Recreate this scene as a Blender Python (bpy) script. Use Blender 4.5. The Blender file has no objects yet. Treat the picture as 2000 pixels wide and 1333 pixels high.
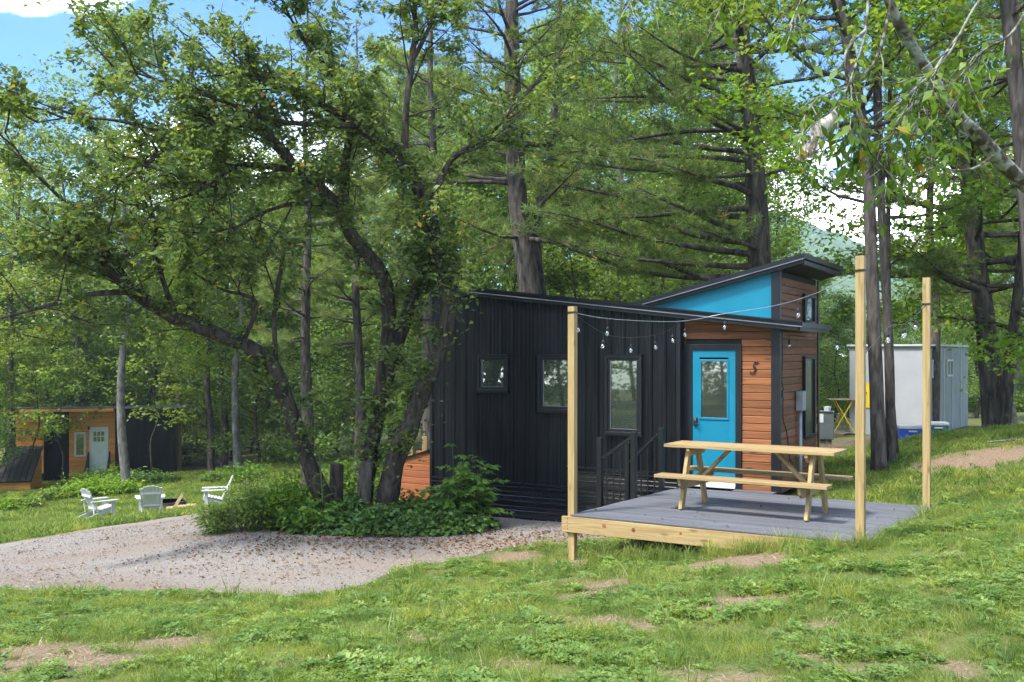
import bpy, math, random
import numpy as np
from mathutils import Vector, Matrix, noise

R = math.radians
SC = bpy.context.scene
COL = SC.collection

# ------------------------------------------------------------------ camera, sky, sun, exposure
F, HZ, CZ = 1950.0, 690.0, 2.0          # focal length in px of the 2000 px photograph, horizon row, eye height
cam = bpy.data.cameras.new('camera')
cam.sensor_width = 36.0
cam.lens = F / 2000 * 36
cam.shift_y = (HZ - 666.5) / 2000
cam.clip_start, cam.clip_end = 0.1, 3000
camo = bpy.data.objects.new('camera', cam)
camo.location = (0, 0, CZ)
camo.rotation_euler = (R(90), 0, 0)
COL.objects.link(camo)
SC.camera = camo

SUN_AZ, SUN_EL = R(240), R(58)           # compass style: clockwise from +Y
w = bpy.data.worlds.new('World')
SC.world = w
w.use_nodes = True
nt = w.node_tree
nt.nodes.clear()
N = nt.nodes.new
out = N('ShaderNodeOutputWorld'); bg = N('ShaderNodeBackground'); sky = N('ShaderNodeTexSky')
sky.sky_type = 'NISHITA'; sky.sun_disc = False
sky.sun_elevation = SUN_EL; sky.sun_rotation = SUN_AZ
sky.altitude = 1200; sky.air_density = 0.75; sky.dust_density = 0.0; sky.ozone_density = 4.0
tc = N('ShaderNodeTexCoord'); sep = N('ShaderNodeSeparateXYZ'); nt.links.new(tc.outputs['Generated'], sep.inputs[0])
add = N('ShaderNodeMath'); add.operation = 'ADD'; add.inputs[1].default_value = 0.22; nt.links.new(sep.outputs[2], add.inputs[0])
mx = N('ShaderNodeMath'); mx.operation = 'MAXIMUM'; mx.inputs[1].default_value = 0.12; nt.links.new(add.outputs[0], mx.inputs[0])
dv = N('ShaderNodeVectorMath'); dv.operation = 'DIVIDE'; nt.links.new(tc.outputs['Generated'], dv.inputs[0]); nt.links.new(mx.outputs[0], dv.inputs[1])
mp = N('ShaderNodeMapping'); mp.inputs['Location'].default_value = (4.3, 7.2, 5.4); mp.inputs['Scale'].default_value = (1.0, 1.0, 1.6)
nt.links.new(dv.outputs[0], mp.inputs[0])
nz = N('ShaderNodeTexNoise'); nz.inputs['Scale'].default_value = 0.95; nz.inputs['Detail'].default_value = 9; nz.inputs['Roughness'].default_value = 0.56
nt.links.new(mp.outputs[0], nz.inputs['Vector'])
cr = N('ShaderNodeValToRGB'); cr.color_ramp.elements[0].position = 0.53; cr.color_ramp.elements[1].position = 0.63
nt.links.new(nz.outputs['Fac'], cr.inputs[0])
mix = N('ShaderNodeMix'); mix.data_type = 'RGBA'
mix.inputs[7].default_value = (17.0, 17.2, 17.6, 1)
hsv = N('ShaderNodeHueSaturation'); hsv.inputs['Saturation'].default_value = 1.22; hsv.inputs['Value'].default_value = 0.72
nt.links.new(sky.outputs[0], hsv.inputs['Color'])
nt.links.new(cr.outputs[0], mix.inputs[0]); nt.links.new(hsv.outputs[0], mix.inputs[6])
bg.inputs[1].default_value = 0.15
nt.links.new(mix.outputs[2], bg.inputs[0]); nt.links.new(bg.outputs[0], out.inputs[0])

sl = bpy.data.lights.new('sun', 'SUN')
sl.energy = 2.0; sl.angle = R(8); sl.color = (1.0, 0.95, 0.87)
so = bpy.data.objects.new('sun', sl)
sd = Vector((math.sin(SUN_AZ) * math.cos(SUN_EL), math.cos(SUN_AZ) * math.cos(SUN_EL), math.sin(SUN_EL)))
so.rotation_euler = sd.to_track_quat('Z', 'Y').to_euler()
so.location = sd * 60
COL.objects.link(so)

SC.view_settings.view_transform = 'Standard'
SC.view_settings.look = 'None'
SC.view_settings.gamma = 1
SC.view_settings.exposure = 1.85
SC.render.engine = 'CYCLES'
SC.cycles.max_bounces = 7
SC.cycles.diffuse_bounces = 3
SC.cycles.transmission_bounces = 4
SC.cycles.transparent_max_bounces = 6
SC.cycles.volume_bounces = 0
SC.cycles.use_denoising = True
SC.cycles.denoising_prefilter = 'NONE'
SC.cycles.use_adaptive_sampling = True
SC.cycles.adaptive_threshold = 0.01
SC.render.filter_size = 1.1


def P(px, py, Y):
    return Vector(((px - 1000) / F * Y, Y, CZ + (HZ - py) / F * Y))


# ------------------------------------------------------------------ materials
MATS = {}


def nodes(name):
    m = bpy.data.materials.new(name)
    m.use_nodes = True
    m.node_tree.nodes.clear()
    o = m.node_tree.nodes.new('ShaderNodeOutputMaterial')
    MATS[name] = m
    return m, m.node_tree, o


def c4(c):
    return (c[0], c[1], c[2], 1)


def surf(name, ca, cb, rough=0.6, scale=(4, 4, 4), detail=5, spec=0.4, bump=0.0, bscale=None, objrand=0.0, metallic=0.0, coord='Object', stops=(0.35, 0.68), dist=0.0):
    """Principled surface whose colour wanders between two tones with fractal noise."""
    m, t, o = nodes(name)
    p = t.nodes.new('ShaderNodeBsdfPrincipled')
    tc = t.nodes.new('ShaderNodeTexCoord'); mp = t.nodes.new('ShaderNodeMapping')
    mp.inputs['Scale'].default_value = scale
    t.links.new(tc.outputs[coord], mp.inputs[0])
    n = t.nodes.new('ShaderNodeTexNoise'); n.inputs['Scale'].default_value = 1.0; n.inputs['Detail'].default_value = detail
    n.inputs['Distortion'].default_value = dist
    t.links.new(mp.outputs[0], n.inputs['Vector'])
    r = t.nodes.new('ShaderNodeValToRGB')
    r.color_ramp.elements[0].position = stops[0]; r.color_ramp.elements[1].position = stops[1]
    r.color_ramp.elements[0].color = c4(ca); r.color_ramp.elements[1].color = c4(cb)
    t.links.new(n.outputs['Fac'], r.inputs[0])
    src = r.outputs[0]
    if objrand:
        oi = t.nodes.new('ShaderNodeObjectInfo')
        # shift the pattern and the tone per object
        cmb = t.nodes.new('ShaderNodeVectorMath'); cmb.operation = 'SCALE'; cmb.inputs[0].default_value = (17, 31, 11)
        t.links.new(oi.outputs['Random'], cmb.inputs['Scale']); t.links.new(cmb.outputs[0], mp.inputs['Location'])
        mr = t.nodes.new('ShaderNodeMapRange'); mr.inputs[3].default_value = 1 - objrand; mr.inputs[4].default_value = 1 + objrand
        t.links.new(oi.outputs['Random'], mr.inputs[0])
        hs = t.nodes.new('ShaderNodeHueSaturation'); t.links.new(mr.outputs[0], hs.inputs['Value']); t.links.new(src, hs.inputs['Color'])
        src = hs.outputs[0]
    t.links.new(src, p.inputs['Base Color'])
    p.inputs['Roughness'].default_value = rough
    p.inputs['Metallic'].default_value = metallic
    p.inputs['Specular IOR Level'].default_value = spec
    if bump:
        n2 = t.nodes.new('ShaderNodeTexNoise'); n2.inputs['Scale'].default_value = 1.0; n2.inputs['Detail'].default_value = 6
        mp2 = t.nodes.new('ShaderNodeMapping'); mp2.inputs['Scale'].default_value = bscale or tuple(s * 3 for s in scale)
        t.links.new(tc.outputs[coord], mp2.inputs[0]); t.links.new(mp2.outputs[0], n2.inputs['Vector'])
        b = t.nodes.new('ShaderNodeBump'); b.inputs['Strength'].default_value = bump; b.inputs['Distance'].default_value = 0.02
        t.links.new(n2.outputs['Fac'], b.inputs['Height']); t.links.new(b.outputs[0], p.inputs['Normal'])
    t.links.new(p.outputs[0], o.inputs[0])
    return m


def wood(name, base, dark, axis=0, rough=0.6, knots=0.5, objrand=0.12):
    """Sawn timber: long grain streaks along one axis, with scattered knots."""
    m, t, o = nodes(name)
    p = t.nodes.new('ShaderNodeBsdfPrincipled'); p.inputs['Roughness'].default_value = rough; p.inputs['Specular IOR Level'].default_value = 0.3
    tc = t.nodes.new('ShaderNodeTexCoord'); mp = t.nodes.new('ShaderNodeMapping'); oi = t.nodes.new('ShaderNodeObjectInfo')
    s = [55.0, 55.0, 55.0]; s[axis] = 2.2
    mp.inputs['Scale'].default_value = s
    sc = t.nodes.new('ShaderNodeVectorMath'); sc.operation = 'SCALE'; sc.inputs[0].default_value = (37, 53, 71)
    t.links.new(oi.outputs['Random'], sc.inputs['Scale']); t.links.new(sc.outputs[0], mp.inputs['Location'])
    t.links.new(tc.outputs['Object'], mp.inputs[0])
    n = t.nodes.new('ShaderNodeTexNoise'); n.inputs['Scale'].default_value = 0.55; n.inputs['Detail'].default_value = 6; n.inputs['Distortion'].default_value = 1.2
    t.links.new(mp.outputs[0], n.inputs['Vector'])
    r = t.nodes.new('ShaderNodeValToRGB'); r.color_ramp.elements[0].position = 0.3; r.color_ramp.elements[1].position = 0.62
    r.color_ramp.elements[0].color = c4(dark); r.color_ramp.elements[1].color = c4(base)
    t.links.new(n.outputs['Fac'], r.inputs[0])
    v = t.nodes.new('ShaderNodeTexVoronoi'); mp2 = t.nodes.new('ShaderNodeMapping')
    s2 = [9.0, 9.0, 9.0]; s2[axis] = 2.6
    mp2.inputs['Scale'].default_value = s2; v.inputs['Scale'].default_value = 1
    t.links.new(sc.outputs[0], mp2.inputs['Location']); t.links.new(tc.outputs['Object'], mp2.inputs[0]); t.links.new(mp2.outputs[0], v.inputs['Vector'])
    kr = t.nodes.new('ShaderNodeValToRGB'); kr.color_ramp.elements[0].position = 0.05; kr.color_ramp.elements[1].position = 0.2
    kr.color_ramp.elements[0].color = (knots, knots, knots, 1); kr.color_ramp.elements[1].color = (0, 0, 0, 1)
    t.links.new(v.outputs['Distance'], kr.inputs[0])
    mx = t.nodes.new('ShaderNodeMix'); mx.data_type = 'RGBA'; mx.inputs[7].default_value = c4([d * 0.35 for d in dark])
    t.links.new(kr.outputs[0], mx.inputs[0]); t.links.new(r.outputs[0], mx.inputs[6])
    mr = t.nodes.new('ShaderNodeMapRange'); mr.inputs[3].default_value = 1 - objrand; mr.inputs[4].default_value = 1 + objrand
    t.links.new(oi.outputs['Random'], mr.inputs[0])
    hs = t.nodes.new('ShaderNodeHueSaturation'); t.links.new(mr.outputs[0], hs.inputs['Value']); t.links.new(mx.outputs[2], hs.inputs['Color'])
    t.links.new(hs.outputs[0], p.inputs['Base Color'])
    b = t.nodes.new('ShaderNodeBump'); b.inputs['Strength'].default_value = 0.15; b.inputs['Distance'].default_value = 0.01
    t.links.new(n.outputs['Fac'], b.inputs['Height']); t.links.new(b.outputs[0], p.inputs['Normal'])
    t.links.new(p.outputs[0], o.inputs[0])
    return m


def leafmat(name, cols, trans=0.35, tint=(1.5, 1.45, .5), rough=0.45, objrand=0.0, spec=0.35):
    """Leaf tissue: colour by the leaf's own number, reflecting and letting light through."""
    m, t, o = nodes(name)
    at = t.nodes.new('ShaderNodeAttribute'); at.attribute_name = 'rnd'
    r = t.nodes.new('ShaderNodeValToRGB')
    el = r.color_ramp.elements
    while len(el) < len(cols):
        el.new(0.5)
    for e, (pos, c) in zip(el, cols):
        e.position = pos; e.color = c4(c)
    src_fac = at.outputs['Fac']
    t.links.new(src_fac, r.inputs[0])
    src = r.outputs[0]
    if objrand:
        oi = t.nodes.new('ShaderNodeObjectInfo')
        mr = t.nodes.new('ShaderNodeMapRange'); mr.inputs[3].default_value = 1 - objrand; mr.inputs[4].default_value = 1 + objrand
        t.links.new(oi.outputs['Random'], mr.inputs[0])
        mr2 = t.nodes.new('ShaderNodeMapRange'); mr2.inputs[3].default_value = 0.5 + objrand * .09; mr2.inputs[4].default_value = 0.5 - objrand * .09
        t.links.new(oi.outputs['Random'], mr2.inputs[0])
        hs = t.nodes.new('ShaderNodeHueSaturation'); t.links.new(mr.outputs[0], hs.inputs['Value']); t.links.new(mr2.outputs[0], hs.inputs['Hue'])
        t.links.new(src, hs.inputs['Color'])
        src = hs.outputs[0]
    p = t.nodes.new('ShaderNodeBsdfPrincipled'); p.inputs['Roughness'].default_value = rough; p.inputs['Specular IOR Level'].default_value = spec
    t.links.new(src, p.inputs['Base Color'])
    tr = t.nodes.new('ShaderNodeBsdfTranslucent')
    ml = t.nodes.new('ShaderNodeMix'); ml.data_type = 'RGBA'; ml.blend_type = 'MULTIPLY'; ml.inputs[0].default_value = 1
    ml.inputs[7].default_value = c4(tint); t.links.new(src, ml.inputs[6]); t.links.new(ml.outputs[2], tr.inputs['Color'])
    ms = t.nodes.new('ShaderNodeMixShader'); ms.inputs[0].default_value = trans
    t.links.new(p.outputs[0], ms.inputs[1]); t.links.new(tr.outputs[0], ms.inputs[2])
    t.links.new(ms.outputs[0], o.inputs[0])
    return m


def patchy(mname, scale, lo, hi, hue):
    """Vary a plant material over the ground, as different species and drier spots do."""
    m = MATS[mname]; t = m.node_tree
    r = [n_ for n_ in t.nodes if n_.type == 'VALTORGB'][0]
    g_ = t.nodes.new('ShaderNodeNewGeometry'); n_ = t.nodes.new('ShaderNodeTexNoise'); n_.inputs['Scale'].default_value = scale; n_.inputs['Detail'].default_value = 4; n_.inputs['Roughness'].default_value = .6
    t.links.new(g_.outputs['Position'], n_.inputs['Vector'])
    a_ = t.nodes.new('ShaderNodeMapRange'); a_.inputs[1].default_value = .32; a_.inputs[2].default_value = .68; a_.inputs[3].default_value = lo; a_.inputs[4].default_value = hi
    b_ = t.nodes.new('ShaderNodeMapRange'); b_.inputs[1].default_value = .32; b_.inputs[2].default_value = .68; b_.inputs[3].default_value = .5 + hue; b_.inputs[4].default_value = .5 - hue
    t.links.new(n_.outputs['Fac'], a_.inputs[0]); t.links.new(n_.outputs['Fac'], b_.inputs[0])
    h_ = t.nodes.new('ShaderNodeHueSaturation'); t.links.new(a_.outputs[0], h_.inputs['Value']); t.links.new(b_.outputs[0], h_.inputs['Hue'])
    old = [l.to_socket for l in r.outputs[0].links]
    t.links.new(r.outputs[0], h_.inputs['Color'])
    for k_ in old: t.links.new(h_.outputs[0], k_)


def glassmat(name, tint, refl=0.3, rough=0.02):
    m, t, o = nodes(name)
    p = t.nodes.new('ShaderNodeBsdfPrincipled')
    tc = t.nodes.new('ShaderNodeTexCoord'); n = t.nodes.new('ShaderNodeTexNoise'); n.inputs['Scale'].default_value = 2.5
    t.links.new(tc.outputs['Object'], n.inputs['Vector'])
    r = t.nodes.new('ShaderNodeValToRGB'); r.color_ramp.elements[0].color = c4(tint); r.color_ramp.elements[1].color = c4([x * 1.8 for x in tint])
    t.links.new(n.outputs['Fac'], r.inputs[0]); t.links.new(r.outputs[0], p.inputs['Base Color'])
    p.inputs['Roughness'].default_value = 0.4
    g = t.nodes.new('ShaderNodeBsdfGlossy'); g.inputs['Roughness'].default_value = rough; g.inputs['Color'].default_value = (.9, .95, .92, 1)
    b = t.nodes.new('ShaderNodeBump'); b.inputs['Strength'].default_value = 0.015; t.links.new(n.outputs['Fac'], b.inputs['Height'])
    t.links.new(b.outputs[0], g.inputs['Normal'])
    ms = t.nodes.new('ShaderNodeMixShader'); ms.inputs[0].default_value = refl
    t.links.new(p.outputs[0], ms.inputs[1]); t.links.new(g.outputs[0], ms.inputs[2]); t.links.new(ms.outputs[0], o.inputs[0])
    return m


surf('black_metal', (.004, .0045, .006), (.0125, .0135, .017), rough=.32, scale=(7, 3, .7), spec=.25, bump=.05, bscale=(30, 6, 2), objrand=.18)
surf('black_trim', (.007, .008, .011), (.013, .014, .018), rough=.33, scale=(3, 3, 1), spec=.4, objrand=.1)
surf('grey_lip', (.10, .105, .125), (.17, .175, .205), rough=.35, scale=(3, 3, 3), spec=.5)
surf('skirt_metal', (.006, .0065, .009), (.011, .012, .016), rough=.2, scale=(3, 3, 1), spec=1.0)
surf('black_core', (.008, .008, .009), (.014, .014, .015), rough=.8)
surf('turquoise', (.002, .165, .26), (.004, .19, .30), rough=.42, scale=(2, 2, 2), spec=.4, bump=.02)
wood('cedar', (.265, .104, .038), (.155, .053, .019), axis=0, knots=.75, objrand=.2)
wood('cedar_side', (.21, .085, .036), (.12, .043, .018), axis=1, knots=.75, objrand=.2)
wood('orange_wood', (.76, .33, .075), (.54, .20, .04), axis=0, knots=.6, objrand=.12)
wood('box_wood', (.36, .13, .05), (.25, .08, .03), axis=0, knots=.6, objrand=.14)
wood('pine_x', (.375, .272, .130), (.245, .16, .066), axis=0, knots=.7, objrand=.1)
wood('pine_z', (.395, .288, .132), (.26, .172, .068), axis=2, knots=.7, objrand=.08)
wood('old_wood', (.33, .24, .15), (.18, .12, .07), axis=0, knots=.5)
wood('deck_grey', (.130, .134, .150), (.090, .094, .107), axis=0, knots=0, rough=.6, objrand=.14)
surf('rail_black', (.006, .0065, .008), (.010, .011, .013), rough=.35, spec=.5)
surf('white_plastic', (.55, .56, .57), (.62, .63, .64), rough=.45, scale=(3, 3, 3), objrand=.04)
surf('white_wall', (.34, .355, .385), (.39, .405, .435), rough=.6, scale=(1.5, 1.5, 1.5))
surf('grey_wall', (.19, .22, .22), (.24, .27, .265), rough=.6, scale=(3, 3, 1), bump=.1)
surf('pale_batten', (.45, .48, .48), (.52, .55, .55), rough=.6)
surf('steel_box', (.085, .10, .10), (.12, .135, .135), rough=.45, scale=(4, 4, 4), metallic=.1)
surf('galv', (.24, .26, .28), (.34, .36, .39), rough=.4, scale=(9, 9, 3), metallic=.2)
surf('yellow_paint', (.75, .48, .02), (.85, .58, .04), rough=.45)
surf('blue_plastic', (.01, .07, .40), (.02, .10, .50), rough=.4)
surf('green_plastic', (.01, .11, .12), (.02, .15, .16), rough=.4)
surf('number_black', (.012, .012, .013), (.02, .02, .022), rough=.4)
surf('number_steel', (.3, .3, .31), (.4, .4, .42), rough=.3, metallic=.6)
surf('pale_door', (.56, .62, .60), (.63, .68, .66), rough=.5)
surf('rust_steel', (.06, .055, .05), (.12, .105, .09), rough=.8, scale=(9, 9, 9), bump=.3)
surf('split_log', (.62, .45, .28), (.42, .27, .15), rough=.85, scale=(5, 30, 30), bump=.3)
surf('concrete', (.35, .34, .32), (.45, .44, .42), rough=.9, scale=(6, 6, 6), bump=.2)
surf('bark_dark', (.026, .021, .017), (.105, .088, .072), rough=.95, scale=(14, 14, 3.5), detail=8, spec=.15, bump=1.0, bscale=(26, 26, 6), coord='Generated' if False else 'Object', dist=.8)
surf('bark_pine', (.034, .028, .024), (.125, .108, .094), rough=.95, scale=(11, 11, 2.6), detail=8, spec=.15, bump=1.0, bscale=(20, 20, 4), dist=.8)
surf('bark_grey', (.085, .08, .07), (.22, .21, .19), rough=.95, scale=(7, 7, 3), detail=8, spec=.15, bump=.8, bscale=(26, 26, 6), dist=.6)
surf('bark_lichen', (.075, .058, .044), (.26, .28, .235), rough=.95, scale=(13, 13, 13), detail=6, spec=.15, bump=.8, bscale=(40, 40, 40), stops=(.45, .56))
glassmat('window_glass', (.010, .015, .010), refl=.17)
glassmat('door_glass', (.012, .016, .011), refl=.13)
glassmat('dark_pane', (.01, .012, .012), refl=.16)

leafmat('leaf_apple', [(0, (0.084, 0.134, 0.045)), (.45, (0.146, 0.213, 0.067)), (.88, (0.207, 0.280, 0.095)), (.985, (0.213, 0.269, 0.056)), (.992, (0.493, 0.358, 0.045)), (1, (0.448, 0.224, 0.034))], trans=.42, spec=.25)
leafmat('leaf_green', [(0, (0.105, 0.165, 0.035)), (.5, (0.176, 0.259, 0.055)), (1, (0.253, 0.341, 0.077))], trans=.48, objrand=.25, spec=.3)
leafmat('leaf_bright', [(0, (.095, .175, .022)), (.5, (.155, .265, .030)), (.97, (.23, .35, .045)), (1, (.45, .28, .03))], trans=.52, objrand=.12, spec=.2)
leafmat('leaf_cool', [(0, (0.090, 0.151, 0.043)), (.5, (0.146, 0.230, 0.065)), (1, (0.213, 0.302, 0.095))], trans=.44, objrand=.2, spec=.2)
leafmat('needle', [(0, (0.108, 0.162, 0.054)), (.6, (0.178, 0.248, 0.081)), (.94, (0.238, 0.313, 0.108)), (1, (0.324, 0.194, 0.076))], trans=.42, spec=.15, objrand=.12)
leafmat('leaf_near', [(0, (0.086, 0.162, 0.025)), (.5, (0.140, 0.239, 0.036)), (.965, (0.189, 0.288, 0.050)), (.985, (0.414, 0.288, 0.036)), (1, (0.450, 0.216, 0.027))], trans=.5, spec=.3)
leafmat('leaf_shrub', [(0, (.070, .155, .028)), (.6, (.130, .245, .040)), (1, (.20, .32, .055))], trans=.42, spec=.25)
leafmat('leaf_ivy', [(0, (0.055, 0.121, 0.037)), (.6, (0.110, 0.204, 0.061)), (1, (0.187, 0.297, 0.083))], trans=.36, spec=.25)
leafmat('leaf_weed', [(0, (.09, .165, .04)), (.6, (.165, .255, .055)), (.93, (.26, .33, .09)), (1, (.48, .43, .2))], trans=.45, spec=.2)
leafmat('leaf_fern', [(0, (.10, .20, .025)), (.6, (.19, .32, .04)), (1, (.28, .40, .06))], trans=.48, spec=.2)
leafmat('grass_blade', [(0, (0.125, 0.187, 0.038)), (.5, (0.209, 0.293, 0.063)), (.85, (0.283, 0.365, 0.101)), (1, (0.442, 0.394, 0.192))], trans=.45, objrand=.2, spec=.2)
leafmat('clover', [(0, (0.122, 0.211, 0.047)), (.6, (0.199, 0.310, 0.080)), (1, (0.282, 0.385, 0.132))], trans=.42, objrand=.18, spec=.2)
patchy('grass_blade', 1.5, .62, 1.22, .035)
patchy('clover', 1.9, .75, 1.15, .02)
leafmat('litter', [(0, (0.093, 0.047, 0.025)), (.4, (0.178, 0.098, 0.051)), (.8, (0.264, 0.162, 0.093)), (.97, (0.340, 0.238, 0.076)), (1, (0.340, 0.255, 0.043))], trans=.15)
leafmat('straw', [(0, (.20, .13, .08)), (.6, (.36, .27, .17)), (1, (.50, .42, .28))], trans=.1, tint=(1, 1, 1))
leafmat('pebble', [(0, (.12, .10, .085)), (.5, (.25, .22, .195)), (1, (.38, .345, .315))], trans=.0, tint=(1, 1, 1), rough=.9)


# ------------------------------------------------------------------ mesh helpers
class MB:
    def __init__(s):
        s.v = []; s.f = []

    def add(s, vs, fs):
        k = len(s.v)
        s.v += [tuple(v) for v in vs]
        s.f += [tuple(i + k for i in f) for f in fs]
        return s

    def box(s, x0, x1, y0, y1, z0, z1):
        return s.add([(x0, y0, z0), (x1, y0, z0), (x1, y1, z0), (x0, y1, z0), (x0, y0, z1), (x1, y0, z1), (x1, y1, z1), (x0, y1, z1)],
                     [(0, 3, 2, 1), (4, 5, 6, 7), (0, 1, 5, 4), (1, 2, 6, 5), (2, 3, 7, 6), (3, 0, 4, 7)])

    def cbox(s, x0, x1, y0, y1, z0, z1, c=.004):
        """Box whose four edges along the front face are chamfered."""
        return s.add([(x0, y1, z0), (x1, y1, z0), (x1, y1, z1), (x0, y1, z1),
                      (x0, y0 + c, z0), (x1, y0 + c, z0), (x1, y0 + c, z1), (x0, y0 + c, z1),
                      (x0 + c, y0, z0 + c), (x1 - c, y0, z0 + c), (x1 - c, y0, z1 - c), (x0 + c, y0, z1 - c)],
                     [(0, 3, 2, 1), (0, 1, 5, 4), (1, 2, 6, 5), (2, 3, 7, 6), (3, 0, 4, 7),
                      (4, 5, 9, 8), (5, 6, 10, 9), (6, 7, 11, 10), (7, 4, 8, 11), (8, 9, 10, 11)])

    def prism(s, poly, d):
        """Extrude a 3-D polygon by vector d."""
        n = len(poly); d = Vector(d)
        vs = [Vector(p) for p in poly] + [Vector(p) + d for p in poly]
        fs = [tuple(range(n)), tuple(range(2 * n - 1, n - 1, -1))]
        fs += [(i, i + n, (i + 1) % n + n, (i + 1) % n) for i in range(n)]
        return s.add(vs, fs)

    def beam(s, p, q, wd, ht, up=(0, 0, 1)):
        p, q = Vector(p), Vector(q)
        d = (q - p).normalized(); u = Vector(up)
        a = d.cross(u)
        if a.length < 1e-4:
            a = d.cross(Vector((1, 0, 0)))
        a.normalize(); b = a.cross(d).normalized()
        a = a * wd / 2; b = b * ht / 2
        vs = [p - a - b, p + a - b, p + a + b, p - a + b, q - a - b, q + a - b, q + a + b, q - a + b]
        return s.add(vs, [(0, 1, 2, 3), (7, 6, 5, 4), (0, 4, 5, 1), (1, 5, 6, 2), (2, 6, 7, 3), (3, 7, 4, 0)])

    def tube(s, pts, radii, n=6, cap=True, bumpy=0.0, rng=None):
        pts = [Vector(p) for p in pts]
        m = len(pts)
        if not hasattr(radii, '__len__'):
            radii = [radii] * m
        k0 = len(s.v)
        ref = None
        for i, p in enumerate(pts):
            t = (pts[min(i + 1, m - 1)] - pts[max(i - 1, 0)])
            if t.length < 1e-9:
                t = Vector((0, 0, 1))
            t.normalize()
            if ref is None:
                ref = Vector((1, 0, 0)) if abs(t.x) < .8 else Vector((0, 1, 0))
            a = (ref - t * ref.dot(t))
            if a.length < 1e-5:
                a = t.orthogonal()
            a.normalize(); b = t.cross(a); ref = a
            for j in range(n):
                an = 2 * math.pi * j / n
                rr = radii[i] * (1 + (rng.uniform(-bumpy, bumpy) if bumpy else 0))
                s.v.append(tuple(p + (a * math.cos(an) + b * math.sin(an)) * rr))
        for i in range(m - 1):
            for j in range(n):
                s.f.append((k0 + i * n + j, k0 + i * n + (j + 1) % n, k0 + (i + 1) * n + (j + 1) % n, k0 + (i + 1) * n + j))
        if cap:
            s.f.append(tuple(k0 + j for j in range(n - 1, -1, -1)))
            s.f.append(tuple(k0 + (m - 1) * n + j for j in range(n)))
        return s

    def lathe(s, prof, n=12, c=(0, 0, 0)):
        return s.tube([(c[0], c[1], c[2] + z) for r_, z in prof], [r_ for r_, z in prof], n)

    def mesh(s, name, smooth=False):
        me = bpy.data.meshes.new(name)
        me.from_pydata(s.v, [], s.f)
        me.update()
        if smooth:
            me.polygons.foreach_set('use_smooth', [True] * len(me.polygons))
        return me

    def build(s, name, mat, parent=None, smooth=False, bevel=0.0):
        return link(name, s.mesh(name, smooth), mat, parent, bevel)


def link(name, me, mat, parent=None, bevel=0.0):
    o = bpy.data.objects.new(name, me)
    if mat and not me.materials:
        me.materials.append(MATS[mat])
    COL.objects.link(o)
    if parent:
        o.parent = parent
    if bevel:
        b = o.modifiers.new('edge', 'BEVEL'); b.width = bevel; b.segments = 2; b.limit_method = 'ANGLE'
    return o


def tag(o, label=None, cat=None, group=None, kind=None):
    if label: o['label'] = label
    if cat: o['category'] = cat
    if group: o['group'] = group
    if kind: o['kind'] = kind
    return o


def thing(name, label, cat, loc=(0, 0, 0), rotz=0.0, group=None, scale=1.0):
    o = bpy.data.objects.new(name, None)
    o.empty_display_size = .2
    COL.objects.link(o)
    o.location = loc; o.rotation_euler = (0, 0, rotz); o.scale = (scale,) * 3
    return tag(o, label, cat, group)


def copy_tree(o, parent=None):
    c = o.copy(); COL.objects.link(c); c.parent = parent
    for ch in list(o.children):
        copy_tree(ch, c)
    return c


def np_mesh(name, verts, faces_n, attr=None, mat=None, smooth=False):
    """verts (N,3); faces_n: number of corners per face, faces use verts in order. attr per face."""
    verts = np.asarray(verts, dtype=np.float32)
    nv = len(verts); nf = nv // faces_n
    me = bpy.data.meshes.new(name)
    me.vertices.add(nv); me.vertices.foreach_set('co', verts.ravel())
    me.loops.add(nv); me.loops.foreach_set('vertex_index', np.arange(nv, dtype=np.int32))
    me.polygons.add(nf)
    me.polygons.foreach_set('loop_start', np.arange(0, nv, faces_n, dtype=np.int32))
    if attr is not None:
        a = me.attributes.new('rnd', 'FLOAT', 'FACE')
        a.data.foreach_set('value', np.asarray(attr, dtype=np.float32))
    me.update(calc_edges=True)
    if mat:
        me.materials.append(MATS[mat])
    return me


def unit(a):
    return a / np.maximum(np.linalg.norm(a, axis=-1, keepdims=True), 1e-9)


def leaf_verts(pos, d, nrm, L, W, fold=.22, droop=.12):
    d = unit(d); s = unit(np.cross(nrm, d)); n = np.cross(d, s)
    L = L[:, None]; W = W[:, None]
    base = pos; tip = pos + d * L - n * L * droop
    mid = pos + d * L * .45
    v = np.stack([base, mid + s * W * .5 + n * W * fold, tip, mid - s * W * .5 + n * W * fold], 1)
    return v.reshape(-1, 3)


def leaves(name, pos, rs, L, W, mat, flat=.7, attr=None, bias=None, droop=.12):
    """A crown's leaves from their positions."""
    n = len(pos)
    az = rs.uniform(0, 2 * np.pi, n)
    d = np.stack([np.cos(az), np.sin(az), rs.normal(-.15, .45, n)], 1)
    nrm = rs.normal(0, 1 - flat + .12, (n, 3)); nrm[:, 2] += 1.0
    ll = L * rs.uniform(.65, 1.35, n); ww = W * rs.uniform(.7, 1.3, n)
    v = leaf_verts(pos, d, nrm, ll, ww, droop=droop)
    return np_mesh(name, v, 4, rs.uniform(0, 1, n) if attr is None else attr, mat)


def tufts(name, pos, dirs, rs, nn, L, W, mat, spread=.75):
    n = len(pos)
    p = np.repeat(pos, nn, 0); d = np.repeat(unit(dirs), nn, 0)
    d = unit(d * .55 + rs.normal(0, spread, p.shape) + np.array([0, 0, .18]))
    l = (L * rs.uniform(.7, 1.2, len(p)))[:, None]
    s = unit(np.cross(d, rs.normal(0, 1, p.shape)))
    v = np.stack([p - s * W * .5, p + s * W * .5, p + d * l], 1).reshape(-1, 3)
    return np_mesh(name, v, 3, np.repeat(rs.uniform(0, 1, n), nn), mat)


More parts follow.
